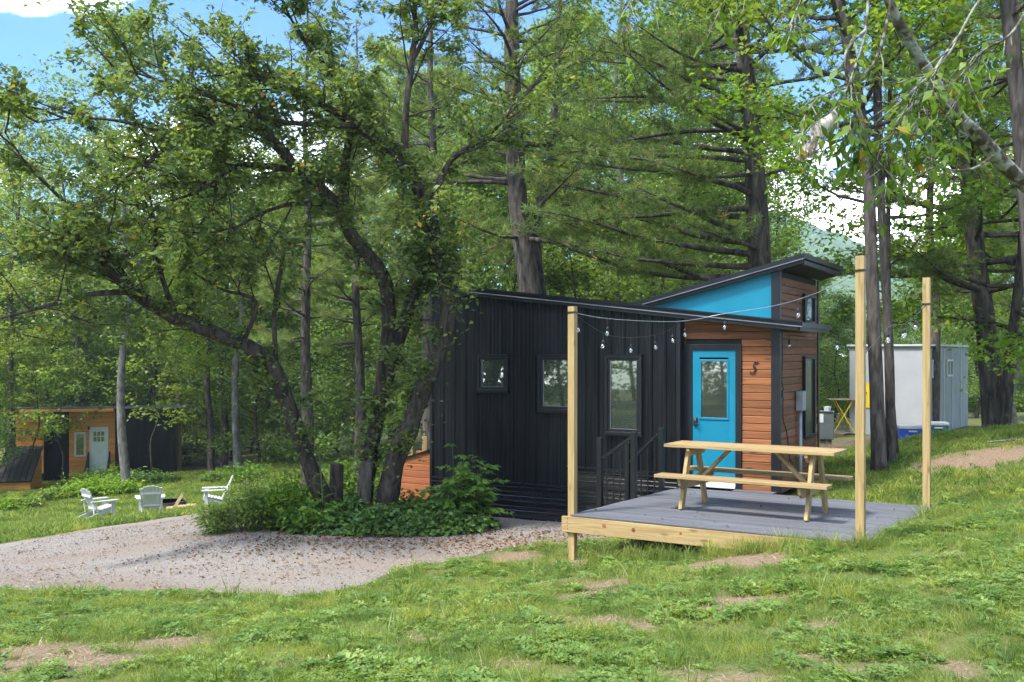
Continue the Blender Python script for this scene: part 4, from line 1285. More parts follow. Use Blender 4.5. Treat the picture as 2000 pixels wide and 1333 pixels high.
def pine(seed, path, radii, z0, Rr, leafn=8, step=.55, nn=9, L=.17, bark='bark_pine', dead=.0, droop=.0, extra=None, W=.017, dens=1.0):
    rng = random.Random(seed); rs = np.random.RandomState(seed)
    wd = MB()
    sp, sr = smooth_path(path, radii, 4)
    sr[0] *= 1.3
    wd.tube(sp, sr, 10, bumpy=.05, rng=rng)
    pos, dirs = [], []
    H = sp[-1].z - sp[0].z
    z = z0 * H
    specs = []
    while z < H * .99:
        for k in range(rng.choice((3, 4, 4, 5))):
            specs.append((z / H + rng.uniform(-.01, .01), rng.uniform(0, 6.283), None))
        z += step * rng.uniform(.7, 1.3)
    specs += extra or []
    for (t_, az, Lx) in specs:
        p_ = interp(sp, t_); r0 = interp(sr, t_) * .33
        u_ = max(0, (t_ - z0) / (1 - z0))
        Ln = (Lx or Rr * (1 - u_) ** .6 * rng.uniform(.55, 1.15)) + .25
        el = .05 + .5 * u_ - droop * (1 - u_) + rng.uniform(-.12, .15)
        d = Vector((math.cos(az) * math.cos(el), math.sin(az) * math.cos(el), math.sin(el)))
        pts = curve(p_, d, Ln, 7, rng, .13, .03 if Lx is None else .02)
        wd.tube(pts, [max(.007, min(r0, .02 + Ln * .013) * (1 - j / 7.6)) for j in range(8)], 5, cap=False)
        ns = int(Ln * 5.0 * dens)
        for k in range(ns):
            s_ = .28 + .72 * (k + rng.random()) / max(ns, 1)
            if rng.random() < dead: continue
            q = interp(pts, s_); tg = tangent(pts, s_)
            sd_ = tg.cross(Vector((0, 0, 1))) * rng.choice((-1, 1))
            d2 = (tg * rng.uniform(.4, 1.0) + sd_ * rng.uniform(.3, 1.0) + Vector((0, 0, rng.uniform(-.1, .35)))).normalized()
            L2 = min(1.0, (.25 + .32 * Ln * (1.05 - s_))) * rng.uniform(.6, 1.2)
            p2 = curve(q, d2, L2, 2, rng, .2, .03)
            wd.tube(p2, [.008, .006, .003], 3, cap=False)
            m_ = max(3, int(leafn * L2 / .4 * dens))
            a_ = np.array(p2); tt = rs.uniform(.2, 1.02, m_) * 2
            i0 = np.clip(tt.astype(int), 0, 1); fr_ = (tt - i0)[:, None]
            pos.append(a_[i0] * (1 - fr_) + a_[i0 + 1] * fr_ + rs.normal(0, .045, (m_, 3)))
            dirs.append(np.repeat(np.array([d2]), m_, 0))
    pos = np.concatenate(pos); dirs = np.concatenate(dirs)
    return wd.mesh('trunk', True), tufts('crown', pos, dirs, rs, nn, L, W, 'needle', .6), bark


def plant_tree(name, label, meshes, loc, rz=0, group=None, scale=1.0, cat='tree', sz=None):
    o = thing(name, label, cat, loc, rz, group, scale)
    if sz: o.scale = (scale, scale, sz)
    link('trunk', meshes[0], meshes[2], o)
    link('crown', meshes[1], None, o)
    return o


def straight(H, r, lean=(0, 0), wob=.15, seed=0, n=7):
    rg = random.Random(seed)
    pts = [Vector((lean[0] * (k / n) + rg.uniform(-wob, wob) * (k > 0), lean[1] * (k / n) + rg.uniform(-wob, wob) * (k > 0), H * k / n - (.25 if k == 0 else 0))) for k in range(n + 1)]
    return pts, [r * (1 - .93 * (k / n) ** .9) for k in range(n + 1)]


def px_path(pts):
    """Trunk seen in the photograph: rows of (px, py, depth, radius) -> base point, local path, radii."""
    base = P(*pts[0][:3])
    return base, [P(*q[:3]) - base for q in pts], [q[3] for q in pts]


# --- the spreading apple tree in front of the cabin
LIMBS = [
    [(748, 1035, 15.6, .23), (765, 930, 15.5, .19), (795, 840, 15.4, .175), (848, 710, 15.2, .15), (876, 615, 15.1, .13), (862, 515, 15.0, .115), (838, 420, 14.8, .11), (800, 345, 14.6, .10), (745, 285, 14.4, .085), (690, 240, 14.2, .07), (620, 200, 13.9, .05), (540, 165, 13.6, .03), (450, 140, 13.3, .012)],
    [(790, 330, 14.6, .07), (792, 230, 14.6, .06), (804, 120, 14.6, .05), (812, 40, 14.6, .04), (800, -60, 14.6, .015)],
    [(803, 125, 14.6, .04), (845, 40, 14.5, .03), (880, -50, 14.4, .012)],
    [(836, 412, 14.8, .06), (880, 315, 15.0, .05), (950, 268, 15.2, .04), (1010, 205, 15.4, .02), (1060, 150, 15.5, .01)],
    [(705, 1035, 15.9, .18), (722, 900, 15.9, .14), (748, 760, 15.7, .13), (800, 600, 15.5, .11), (812, 545, 15.4, .105), (850, 470, 15.2, .09)],
    [(735, 820, 15.8, .12), (758, 640, 15.5, .12), (748, 540, 15.2, .12), (690, 465, 14.9, .115), (655, 398, 14.6, .105), (588, 336, 14.2, .09), (525, 268, 13.8, .075), (473, 241, 13.5, .06), (420, 236, 13.2, .05), (350, 270, 12.9, .035), (280, 325, 12.6, .02), (220, 360, 12.4, .01)],
    [(672, 420, 14.7, .085), (674, 330, 14.7, .08), (684, 240, 14.7, .06), (660, 160, 14.6, .04), (600, 90, 14.4, .03), (560, 20, 14.2, .015), (540, -40, 14, .01)],
    [(585, 334, 14.2, .055), (480, 322, 13.8, .045), (430, 345, 13.5, .035), (380, 378, 13.2, .025), (300, 400, 13, .01)],
    [(425, 342, 13.5, .03), (415, 400, 13.4, .022), (372, 465, 13.3, .012)],
    [(655, 1030, 15.4, .16), (603, 905, 15.2, .145), (565, 800, 15.0, .135), (525, 705, 14.8, .13), (440, 660, 14.5, .12), (340, 620, 14.2, .11), (262, 572, 13.9, .095), (215, 530, 13.7, .06), (185, 495, 13.5, .03), (120, 470, 13.3, .012)],
    [(258, 570, 13.9, .05), (180, 575, 13.5, .04), (90, 598, 13.1, .03), (0, 622, 12.8, .02), (-80, 640, 12.5, .008)],
    [(345, 618, 14.2, .045), (310, 520, 14.1, .035), (300, 430, 14.0, .025), (290, 370, 13.9, .012)],
    [(540, 720, 14.9, .045), (536, 610, 14.8, .04), (552, 510, 14.7, .035), (557, 472, 14.7, .02)],
    [(472, 675, 14.6, .04), (500, 590, 14.6, .03), (430, 565, 14.3, .022), (360, 520, 14.0, .012)],
    [(650, 400, 14.6, .05), (560, 400, 14.2, .035), (470, 440, 13.9, .02), (390, 500, 13.6, .01)],
    [(700, 245, 14.2, .05), (560, 240, 13.6, .035), (440, 200, 13.2, .025), (320, 160, 12.9, .016), (220, 130, 12.7, .008)],
    [(260, 565, 13.9, .05), (200, 480, 13.6, .04), (130, 400, 13.3, .028), (60, 330, 13, .018), (10, 260, 12.8, .008)],
    [(350, 270, 12.9, .03), (250, 240, 12.6, .022), (150, 230, 12.4, .015), (70, 240, 12.2, .008)],
]
rng = random.Random(11); rs = np.random.RandomState(11)
base = P(735, 1035, 15.6)
wd = MB(); pos = []


def apple_twigs(pts, s0, n, Lr, leafn, upb=.35):
    for k in range(n):
        s_ = s0 + (1 - s0) * (k + rng.random()) / n
        q = interp(pts, s_); tg = tangent(pts, s_)
        d = (tg * rng.uniform(.1, .9) + Vector((rng.uniform(-1, 1), rng.uniform(-1, 1), rng.uniform(-.55, 1.0) + upb * .5))).normalized()
        Ln = rng.uniform(*Lr)
        p2 = curve(q, d, Ln, 5, rng, .3, -.02)
        wd.tube(p2, [.016, .013, .010, .008, .005, .003], 4, cap=False)
        for j in range(6):
            s2_ = rng.uniform(.2, 1)
            q2 = interp(p2, s2_)
            d2 = (tangent(p2, s2_) * .5 + Vector((rng.uniform(-1, 1), rng.uniform(-1, 1), rng.uniform(-.7, .8)))).normalized()
            p3 = curve(q2, d2, Ln * rng.uniform(.25, .55), 3, rng, .3, -.03)
            wd.tube(p3, [.006, .005, .004, .002], 3, cap=False)
            m_ = int(leafn * rng.uniform(.3, 1.7))
            a_ = np.array(p3); tt = rs.uniform(.05, 1.05, m_) * 3
            i0 = np.clip(tt.astype(int), 0, 2); fr_ = (tt - i0)[:, None]
            pos.append(a_[i0] * (1 - fr_) + a_[i0 + 1] * fr_ + rs.normal(0, .04, (m_, 3)))


for li, lb in enumerate(LIMBS):
    pts, rad = smooth_path([P(*q[:3]) - base for q in lb], [q[3] for q in lb], 4)
    wd.tube(pts, [r_ * .9 for r_ in rad], 10, bumpy=.16, rng=rng)
    ln = sum((pts[k + 1] - pts[k]).length for k in range(len(pts) - 1))
    s0 = {0: .30, 4: .3, 5: .25, 9: .45}.get(li, .12)
    apple_twigs(pts, s0, int(ln * (1 - s0) * (4.2 if li not in (4, 12) else 1.8)), (.5, 1.8), 34)
    if li in (0, 4, 5, 9):      # sprouts on the lower stems
        apple_twigs(pts, .12, int(ln * 5.5), (.25, .85), 13, .2)
        m_ = 300
        tt = rs.uniform(.1, .62 if li != 9 else .35, m_)
        c_ = np.array([interp(pts, x) for x in tt])
        pos.append(c_ + rs.normal(0, .20, (m_, 3)))
pos = np.concatenate(pos)
ap = plant_tree('apple_tree', 'large spreading multi-stemmed tree leaning over the gravel beside the black cabin', (wd.mesh('trunk', True), leaves('crown', pos, rs, .088, .052, 'leaf_apple', flat=.45), 'bark_dark'), base)
# broken stumps at its foot
for i_, (px_, Y_, h_, r_, lab) in enumerate(((655, 15.6, .95, .11, 'dark cut stump among the weeds left of the spreading tree'), (712, 15.3, 1.0, .10, 'pale broken stub at the foot of the spreading tree'))):
    q = gp(px_, 1000, Y_)
    sto = thing('tree_stump', lab, 'stump', q)
    MB().tube([(0, 0, -.1), (.01, 0, h_ * .5), (.03, 0, h_), (.035, 0, h_ + .02)], [r_ * 1.25, r_, r_ * .95, r_ * .6], 10, bumpy=.1, rng=rng).build('stem', 'bark_dark' if i_ == 0 else 'bark_pine', sto, smooth=True)

# --- pines behind the cabin
bs, pth, rad = px_path([(1492, 730, 21, .30), (1485, 560, 21, .25), (1478, 400, 21, .225), (1468, 250, 21, .20), (1455, 120, 21, .18), (1440, 0, 21, .16), (1430, -200, 21, .12), (1425, -520, 21, .05)])
bs2 = Vector((bs.x, bs.y, gz(bs.x, bs.y))); dz_ = bs.z - bs2.z
pth = [Vector((.05, 0, -.2))] + [p_ + Vector((0, 0, dz_)) for p_ in pth]; rad = [.34] + rad
ex = []
for (py_, L_, az_) in ((555, 4.8, 3.3), (530, 5.2, 3.0), (480, 5.0, 3.35), (455, 4.6, 2.9), (400, 5.0, 3.2), (375, 4.2, 3.5), (330, 4.6, 3.05), (270, 4.6, 3.3), (250, 4.2, 2.8), (190, 4.2, 3.2), (150, 4.0, 3.4), (110, 3.6, 3.0), (60, 3.4, 3.25), (20, 3.4, 3.0), (470, 2.6, 4.2), (300, 3.0, 4.0), (210, 2.8, 4.1), (420, 2.4, 2.0), (160, 2.4, .4), (80, 2.6, .1), (310, 1.8, .3), (350, 4.4, 3.7), (440, 4.2, 3.75), (505, 4.3, 3.65), (230, 3.9, 3.75), (130, 3.6, 3.8), (40, 3.4, 3.7)):
    zz_ = CZ + (HZ - py_) / F * 21 - bs2.z
    ex.append(((zz_) / (pth[-1].z), az_, L_))
plant_tree('pine_tree', 'tall straight pine rising behind the turquoise gable', pine(21, pth, rad, .62, 3.0, extra=ex, droop=.05, dens=.85), bs2)
bs, pth, rad = px_path([(1042, 640, 22.5, .27), (1028, 520, 22.5, .24), (1012, 400, 22.5, .22), (1004, 250, 22.5, .20), (1000, 100, 22.5, .17), (1000, -100, 22.5, .13), (1000, -450, 22.5, .04)])
bs2 = Vector((bs.x, bs.y, gz(bs.x, bs.y))); dz_ = bs.z - bs2.z
pth = [Vector((.1, 0, -.2))] + [p_ + Vector((0, 0, dz_)) for p_ in pth]; rad = [.32] + rad
plant_tree('pine_tree', 'large pine behind the low end of the black roof beside the spreading tree', pine(22, pth, rad, .36, 3.6, droop=.12, dens=.8, step=.8), bs2)
bs, pth, rad = px_path([(1060, 640, 22.8, .17), (1048, 520, 22.8, .14), (1050, 430, 23, .12), (1075, 300, 23.2, .10), (1090, 100, 23.4, .07), (1095, -100, 23.5, .03)])
bs2 = Vector((bs.x, bs.y, gz(bs.x, bs.y))); dz_ = bs.z - bs2.z
pth = [Vector((.1, 0, -.2))] + [p_ + Vector((0, 0, dz_)) for p_ in pth]; rad = [.2] + rad
plant_tree('pine_tree', 'slender dark pine stem pressed against the large pine behind the roof', pine(23, pth, rad, .62, 2.2, step=.8, dens=.8), bs2)

# --- trees of the right hand side
def spec_tree(name, label, rows, builder, **kw):
    bs, pth, rad = px_path(rows)
    g_ = gz(bs.x, bs.y)
    b2_ = Vector((bs.x, bs.y, g_))
    pth = [p_ + Vector((0, 0, bs.z - g_)) for p_ in pth]
    pth[0].z = -.15
    return plant_tree(name, label, builder(path=pth, radii=rad, **kw), b2_)


spec_tree('maple_tree', 'grey trunked maple rising between the tall post and the rear post', [(1718, 920, 16.3, .13), (1710, 700, 16.3, .11), (1702, 500, 16.3, .10), (1694, 320, 16.3, .095), (1668, 150, 16.4, .10), (1640, 0, 16.5, .085), (1600, -220, 16.6, .05), (1580, -400, 16.6, .02)],
          broadleaf, seed=31, n_limb=22, z0=.46, Rr=3.2, leafn=60, L=.11, W=.095, leaf='leaf_green', bark='bark_pine', sub=6, spread=.22)
spec_tree('maple_tree', 'slim maple stem standing close behind the grey trunked maple', [(1740, 905, 16.8, .09), (1737, 700, 16.8, .08), (1727, 500, 16.8, .072), (1718, 330, 16.8, .07), (1712, 100, 16.8, .07), (1705, -100, 16.9, .05), (1700, -350, 17, .02)],
          broadleaf, seed=32, n_limb=20, z0=.40, Rr=2.8, leafn=55, L=.11, W=.095, leaf='leaf_bright', bark='bark_pine', sub=6, spread=.22)
spec_tree('maple_tree', 'thin dark sapling with low leaves right of the maple pair', [(1752, 900, 17.5, .05), (1738, 700, 17.4, .045), (1735, 450, 17.4, .04), (1738, 200, 17.4, .035), (1740, -60, 17.5, .02)],
          broadleaf, seed=33, n_limb=14, z0=.30, Rr=1.2, leafn=12, L=.10, W=.09, leaf='leaf_bright', bark='bark_dark', sub=4, spread=.16)
spec_tree('pine_tree', 'big dark pine leaning left on the grassy rise at the right', [(1945, 832, 21, .26), (1930, 680, 21, .21), (1912, 540, 21, .19), (1895, 380, 21, .17), (1880, 200, 21, .18), (1870, 0, 21, .15), (1860, -300, 21, .06)],
          pine, seed=34, z0=.30, Rr=3.4, droop=.08, dens=1.0, step=.75)
spec_tree('maple_tree', 'bright leaved maple beside the big dark pine on the rise', [(1962, 830, 20.5, .13), (1972, 700, 20.4, .11), (1990, 560, 20.3, .10), (2000, 400, 20.2, .085), (1990, 200, 20, .07), (1970, 0, 20, .05), (1960, -180, 20, .02)],
          broadleaf, seed=35, n_limb=28, z0=.20, Rr=3.8, leafn=70, L=.12, W=.11, leaf='leaf_bright', bark='bark_dark', sub=7, spread=.26, up=.12)
spec_tree('pine_tree', 'straight grey trunk at the right edge of the photo', [(2040, 850, 13.5, .13), (2020, 600, 13.5, .115), (2004, 400, 13.5, .105), (1990, 220, 13.5, .10), (1970, 0, 13.5, .11), (1955, -220, 13.5, .08), (1950, -450, 13.5, .03)],
          pine, seed=36, z0=.55, Rr=2.4, droop=.05, dens=1.0, step=.8)

# --- overhanging lichened branch close to the camera, upper right
rng = random.Random(41); rs = np.random.RandomState(41)
nbs = P(2260, 760, 6.2); gb = gz(nbs.x, nbs.y); nbase = Vector((nbs.x, nbs.y, gb))
wd = MB()
main = [Vector((0, 0, -.2)), Vector((.0, 0, 1.4))] + [P(*q) - nbase for q in ((2140, 480, 6.2), (2040, 390, 6.1), (1975, 335, 6.0), (1915, 270, 5.9), (1865, 220, 5.8), (1800, 120, 5.7), (1755, 45, 5.6), (1720, -40, 5.5), (1680, -140, 5.4))]
mr_ = [.10, .085, .065, .052, .046, .042, .038, .034, .03, .022, .012]
sp, sr = smooth_path(main, mr_, 5)
wd.tube(sp, sr, 10, bumpy=.08, rng=rng)
pos = []
tw = [[(1912, 268, 5.9), (1870, 255, 5.8), (1845, 215, 5.7)], [(1700, -80, 5.4), (1690, 60, 5.2), (1660, 160, 5.1), (1640, 205, 5.1), (1665, 250, 5.1)], [(1740, 0, 5.5), (1720, 90, 5.3), (1680, 160, 5.2), (1600, 190, 5.1), (1560, 250, 5.0)],
      [(1860, 215, 5.8), (1810, 190, 5.6), (1760, 230, 5.4), (1735, 290, 5.3), (1730, 340, 5.3)], [(1880, 60, 5.4), (1830, 130, 5.3), (1800, 200, 5.3), (1790, 260, 5.3)], [(1960, -60, 5.4), (1900, 20, 5.3), (1850, 110, 5.3), (1780, 180, 5.2), (1710, 240, 5.2)],
      [(1690, 60, 5.2), (1650, 110, 5.1), (1670, 220, 5.15), (1700, 300, 5.2)], [(2040, -50, 5.5), (1980, 60, 5.4), (1920, 100, 5.4), (1880, 150, 5.4)], [(1680, -140, 5.4), (1600, -60, 5.3), (1560, 10, 5.3), (1540, 60, 5.2)],
      [(1690, -120, 5.4), (1500, -120, 5.6), (1440, -40, 5.7), (1410, 20, 5.8)], [(1500, -120, 5.6), (1300, -120, 5.8), (1250, -30, 5.9), (1210, 40, 5.9)], [(1945, 300, 5.95), (1900, 330, 5.7), (1840, 330, 5.6), (1800, 300, 5.5)]]
for q in tw:
    p_, _ = smooth_path([P(*a_) - nbase for a_ in q], [1] * len(q), 5)
    n_ = len(p_)
    wd.tube(p_, [.010 * (1 - .75 * k / n_) for k in range(n_)], 5, cap=False)
    for k in range(16):
        s_ = .25 + .75 * rng.random()
        a_ = interp(p_, s_)
        d_ = (tangent(p_, s_) + Vector((rng.uniform(-1, 1), rng.uniform(-.7, .7), rng.uniform(-1, .4)))).normalized()
        p3 = curve(a_, d_, rng.uniform(.1, .42), 3, rng, .3, -.12)
        wd.tube(p3, [.0035, .003, .0025, .0015], 4, cap=False)
        for j in range(rng.choice((2, 3, 4, 5))):
            pos.append(tuple(interp(p3, rng.uniform(.3, 1))))
pos = np.array(pos)
n = len(pos)
az = rs.uniform(0, 6.283, n)
d = np.stack([np.cos(az), np.sin(az), rs.normal(-.7, .4, n)], 1)
v = leaf_verts(pos, d, np.stack([rs.normal(0, .5, n), rs.normal(-.35, .5, n), np.ones(n)], 1), .085 * rs.uniform(.6, 1.25, n), .036 * rs.uniform(.8, 1.25, n), fold=.15, droop=.2)
plant_tree('cherry_tree', 'lichen covered branch with hanging leaves reaching in at the upper right', (wd.mesh('trunk', True), np_mesh('crown', v, 4, rs.uniform(0, 1, n), 'leaf_near'), 'bark_lichen'), nbase)
# silk tent of caterpillars hanging in it
m, t, o = nodes('silk')
p = t.nodes.new('ShaderNodeBsdfPrincipled'); p.inputs['Roughness'].default_value = .7
tc = t.nodes.new('ShaderNodeTexCoord'); n1 = t.nodes.new('ShaderNodeTexNoise'); n1.inputs['Scale'].default_value = 14; n1.inputs['Detail'].default_value = 7; n1.inputs['Distortion'].default_value = 1.5
mp_n = t.nodes.new('ShaderNodeMapping'); mp_n.inputs['Scale'].default_value = (2.6, 2, .55); mp_n.inputs['Rotation'].default_value = (0, R(-38), 0)
t.links.new(tc.outputs['Object'], mp_n.inputs[0]); t.links.new(mp_n.outputs[0], n1.inputs['Vector'])
r1 = t.nodes.new('ShaderNodeValToRGB'); e = r1.color_ramp.elements; e[0].position = .36; e[0].color = (.20, .09, .04, 1); e[1].position = .50; e[1].color = (.44, .42, .39, 1)
sx_ = t.nodes.new('ShaderNodeSeparateXYZ'); t.links.new(tc.outputs['Object'], sx_.inputs[0])
mz_ = t.nodes.new('ShaderNodeMapRange'); mz_.inputs[1].default_value = -.30; mz_.inputs[2].default_value = -.10; mz_.inputs[3].default_value = -.14; mz_.inputs[4].default_value = .14; t.links.new(sx_.outputs[2], mz_.inputs[0])
ad_ = t.nodes.new('ShaderNodeMath'); ad_.operation = 'ADD'; t.links.new(n1.outputs['Fac'], ad_.inputs[0]); t.links.new(mz_.outputs[0], ad_.inputs[1])
t.links.new(ad_.outputs[0], r1.inputs[0]); t.links.new(r1.outputs[0], p.inputs['Base Color'])
tp = t.nodes.new('ShaderNodeBsdfTransparent'); ms = t.nodes.new('ShaderNodeMixShader')
mr = t.nodes.new('ShaderNodeMapRange'); mr.inputs[1].default_value = .35; mr.inputs[2].default_value = .75; mr.inputs[3].default_value = .05; mr.inputs[4].default_value = .85
t.links.new(n1.outputs['Fac'], mr.inputs[0]); t.links.new(mr.outputs[0], ms.inputs[0])
t.links.new(p.outputs[0], ms.inputs[1]); t.links.new(tp.outputs[0], ms.inputs[2]); t.links.new(ms.outputs[0], o.inputs[0])
nb_ = P(1640, 205, 5.1)
wn = thing('web_nest', 'silky brown and white web nest hanging among leaves, upper right', 'web nest', nb_)
prof = [(1640, 205, .004), (1632, 220, .022), (1622, 238, .038), (1602, 255, .052), (1594, 275, .046), (1580, 292, .040), (1566, 306, .024), (1554, 314, .005)]
pts, rad = smooth_path([P(a_, b_, 5.1) - nb_ for a_, b_, _ in prof], [r_ for _, _, r_ in prof], 3)
MB().tube(pts, [r_ * .95 for r_ in rad], 18, bumpy=.07, rng=rng).build('silk_tent', 'silk', wn, smooth=True)
for q in ((1612, 226), (1648, 240), (1655, 225)):
    MB().tube([P(1620, 240, 5.1) - nb_, P(q[0] + 16, q[1] - 34, 5.1) - nb_], .0012, 4).build('silk_thread', 'silk', wn)
v = leaf_verts(rs.normal(0, .014, (26, 3)) + np.array([(P(1572 + k * 1.4, 300 - k * 2.4, 5.08) - nb_) for k in range(26)]), rs.normal(0, 1, (26, 3)), rs.normal(0, 1, (26, 3)), np.full(26, .04), np.full(26, .018))
link('dead_leaves', np_mesh('dead_leaves', v, 4, rs.uniform(0, .6, 26), 'litter'), None, wn)

# --- trees of the left side and the woods behind
VAR = []
for k, (H_, Rr_, z0_, leaf_, bark_, L_) in enumerate([(15, 3.6, .18, 'leaf_green', 'bark_grey', .15), (17, 3.8, .30, 'leaf_green', 'bark_pine', .15), (13, 3.4, .12, 'leaf_cool', 'bark_grey', .15), (16, 3.2, .36, 'leaf_bright', 'bark_pine', .15), (9, 2.8, .06, 'leaf_cool', 'bark_dark', .13), (18, 3.6, .42, 'leaf_cool', 'bark_grey', .15)]):
    pts, rad = straight(H_, .20 if H_ > 10 else .09, wob=.22, seed=k, lean=(rng.uniform(-.8, .8), 0))
    VAR.append(broadleaf(60 + k, pts, rad, 26, z0_, Rr_, 56, L_, L_ * .82, leaf_, bark_, sub=8, spread=.36, sides=8))
pts, rad = straight(6.5, .055, wob=.15, seed=4)
VAR.append(broadleaf(67, pts, rad, 16, .38, 2.6, 16, .17, .15, 'leaf_green', 'bark_dark', sub=5, spread=.22, up=.1))
pts, rad = straight(19, .27, wob=.12, seed=9)
PV = pine(70, pts, rad, .30, 3.2, dens=.8, step=.8, nn=12, L=.24, W=.018, droop=.1)

tn = 0


def wood_tree(px, Y, v, sc, label, group, rz=None, name='maple_tree', dz=0, sz=None):
    X = (px - 1000) / F * Y
    return plant_tree(name, label, VAR[v] if v >= 0 else PV, (X, Y, gz(X, Y) - .1 + dz), rng.uniform(0, 6.28) if rz is None else rz, group, sc, sz=sz)


wood_tree(250, 39, 5, 1.0, 'grey barked tree standing in front of the orange cabin', None)
wood_tree(466, 43, 5, .95, 'pale trunk right of the far picnic table', None)
wood_tree(412, 44, 3, .9, 'trunk just beside the far picnic table', None)
wood_tree(436, 47, 3, 1.0, 'thin trunk in the shade behind the far picnic table', None)
wood_tree(14, 43, 1, .95, 'tree at the left edge of the photo beside the timber bin', None)
wood_tree(-40, 40.5, 4, .6, 'leafy sapling at the left edge before the orange cabin', None)
wood_tree(70, 42, 6, .95, 'sparse sapling veiling the orange bay of the far cabin', None)
wood_tree(118, 41.5, 6, .8, 'sparse sapling between the bin and the far door', None)
wood_tree(300, 42, 6, .95, 'sparse sapling before the black wall of the far cabin', None)
gB = 'woods behind the cabins'
LOOK = ['broad green tree', 'tall dark stemmed tree', 'dense cool green tree', 'yellow green tree', 'low bushy tree', 'high crowned grey tree']
MARK = [(-999, 'at the left edge of the photo'), (40, 'behind the orange cabin, above its timber bin'), (140, 'behind the orange cabin, above its door'), (240, 'behind the black end of the orange cabin'), (330, 'behind the far picnic table'), (410, 'behind the pale trunks of the lower lawn'), (500, 'behind the white chair in the weeds'), (580, 'seen just left of the spreading tree'),
        (660, 'seen through the stems of the spreading tree'), (780, 'seen behind the left end of the black roof'), (900, 'behind the twin pine stems'), (1030, 'behind the roof right of the twin pine'), (1140, 'behind the middle of the black roof'), (1250, 'behind the start of the turquoise gable'), (1360, 'just left of the tall pine behind the gable'), (1480, 'behind the gable peak'),
        (1580, 'between the gable and the tall post'), (1660, 'behind the roof of the white cabin'), (1780, 'behind the grey side of the white cabin'), (1890, 'behind the big dark pine on the rise'), (1975, 'at the right edge of the photo')]


def wl(px, Y, v, s_=1):
    pl = [m_ for a_, m_ in MARK if px >= a_][-1]
    return ('small ' if s_ < .7 else 'large ' if s_ > 1.15 else '') + LOOK[v] + (' far back ' if Y > 57 else ' midway back ' if Y > 45 else ' close up ' if Y > 33 else ' in front ') + pl



for (px_, Y_, v_, s_) in [(-60, 52, 0, .95), (70, 58, 1, 1.0), (170, 62, 2, 1.1), (260, 60, 0, 1.05), (340, 57, 5, 1.0), (430, 62, 1, 1.1), (520, 55, 2, 1.1), (590, 50, 0, .95), (640, 62, 1, 1.0), (510, 46, 4, 1.1), (-150, 46, 1, 1.0), (690, 48, 5, .95), (560, 68, 3, 1.1), (380, 70, 0, 1.2), (210, 72, 5, 1.2), (60, 74, 2, 1.2), (-60, 66, 3, 1.2), (620, 44, 4, 1.1), (100, 50, 4, 1.3), (700, 40, 4, 1.0), (150, 48, 2, .9), (300, 50, 4, 1.3), (450, 53, 4, .9), (490, 58, 4, 1.1), (402, 58, 4, 1.0), (545, 60, 4, 1.1), (350, 62, 4, 1.2), (240, 54, 4, .9), (20, 55, 4, 1.1), (660, 52, 4, 1.0)]:
    wood_tree(px_, Y_, v_, s_, wl(px_, Y_, v_, s_), gB + ', left')
for (px_, Y_, v_, s_) in [(760, 42, 1, 1.0), (820, 36, 2, 1.0), (880, 48, 3, 1.1), (940, 34, 4, 1.15), (990, 52, 0, 1.15), (1090, 38, 3, 1.0), (1150, 46, 1, 1.1), (1215, 30, 5, .9), (1270, 40, 3, 1.0), (1330, 34, 1, .9), (1395, 36, 5, .85), (1420, 50, 3, 1.1), (1520, 44, 3, .8), (1180, 60, 0, 1.2), (1340, 62, 2, 1.2), (1060, 64, 5, 1.2), (860, 62, 0, 1.1), (1130, 28, 4, .9), (1290, 27, 4, .85), (1440, 29, 4, .8), (1000, 29, 4, .9), (1390, 44, 4, 1.3)]:
    wood_tree(px_, Y_, v_, s_, wl(px_, Y_, v_, s_), gB + ', middle')
for (px_, Y_, v_, s_) in [(1600, 58, 4, .55), (1655, 52, 4, .62), (1700, 60, 4, .6), (1760, 48, 4, .6), (1800, 52, 4, .9), (1850, 56, 2, .8), (1905, 44, 4, 1.05), (1960, 40, 2, .7), (2010, 34, 0, .9), (2050, 46, 1, 1.0), (1930, 60, 1, .95), (1985, 30, 2, .6), (1630, 40, 4, .55), (1590, 48, 4, .75), (1720, 72, 4, .8), (1880, 70, 0, .8), (1560, 66, 4, .8), (1640, 70, 4, .75)]:
    wood_tree(px_, Y_, v_, s_, wl(px_, Y_, v_, s_), gB + ', right')
wood_tree(600, 30, -1, .82, 'soft needled pine behind the spreading tree', None, name='pine_tree')
wood_tree(845, 27, -1, .85, 'pine with hanging boughs left of the black roof', None, name='pine_tree')
wood_tree(1820, 30, -1, .75, 'dark pine behind the white cabin', None, name='pine_tree')
wood_tree(700, 33, -1, .8, 'pine standing deeper behind the spreading tree', None, name='pine_tree')
wood_tree(2040, 24, -1, .85, 'pine cut by the right edge of the photo', None, name='pine_tree')

for (X_, Y_, v_, s_) in [(-7, -15, 0, .95), (1, -18, 1, 1.0), (-15, -11, 2, 1.0), (9, -16, 3, 1.0), (16, -9, 5, .95), (-22, -3, 1, 1.0), (-24, 8, 0, 1.0), (22, 2, 0, .9), (-11, -22, 4, 1.3), (5, -24, 2, 1.1), (-19, 3, 4, 1.0), (-26, 1, 2, 1.0), (-29, -8, 4, 1.4), (-18, -4, 4, .9), (-30, 6, 0, 1.0), (-34, -2, 1, 1.0)]:
    plant_tree('maple_tree', 'tree on the camera side of the clearing, mirrored in the window glass', VAR[v_], (X_, Y_, gz(X_, Y_) - .1), rng.uniform(0, 6.28), 'trees on the camera side of the clearing', s_)

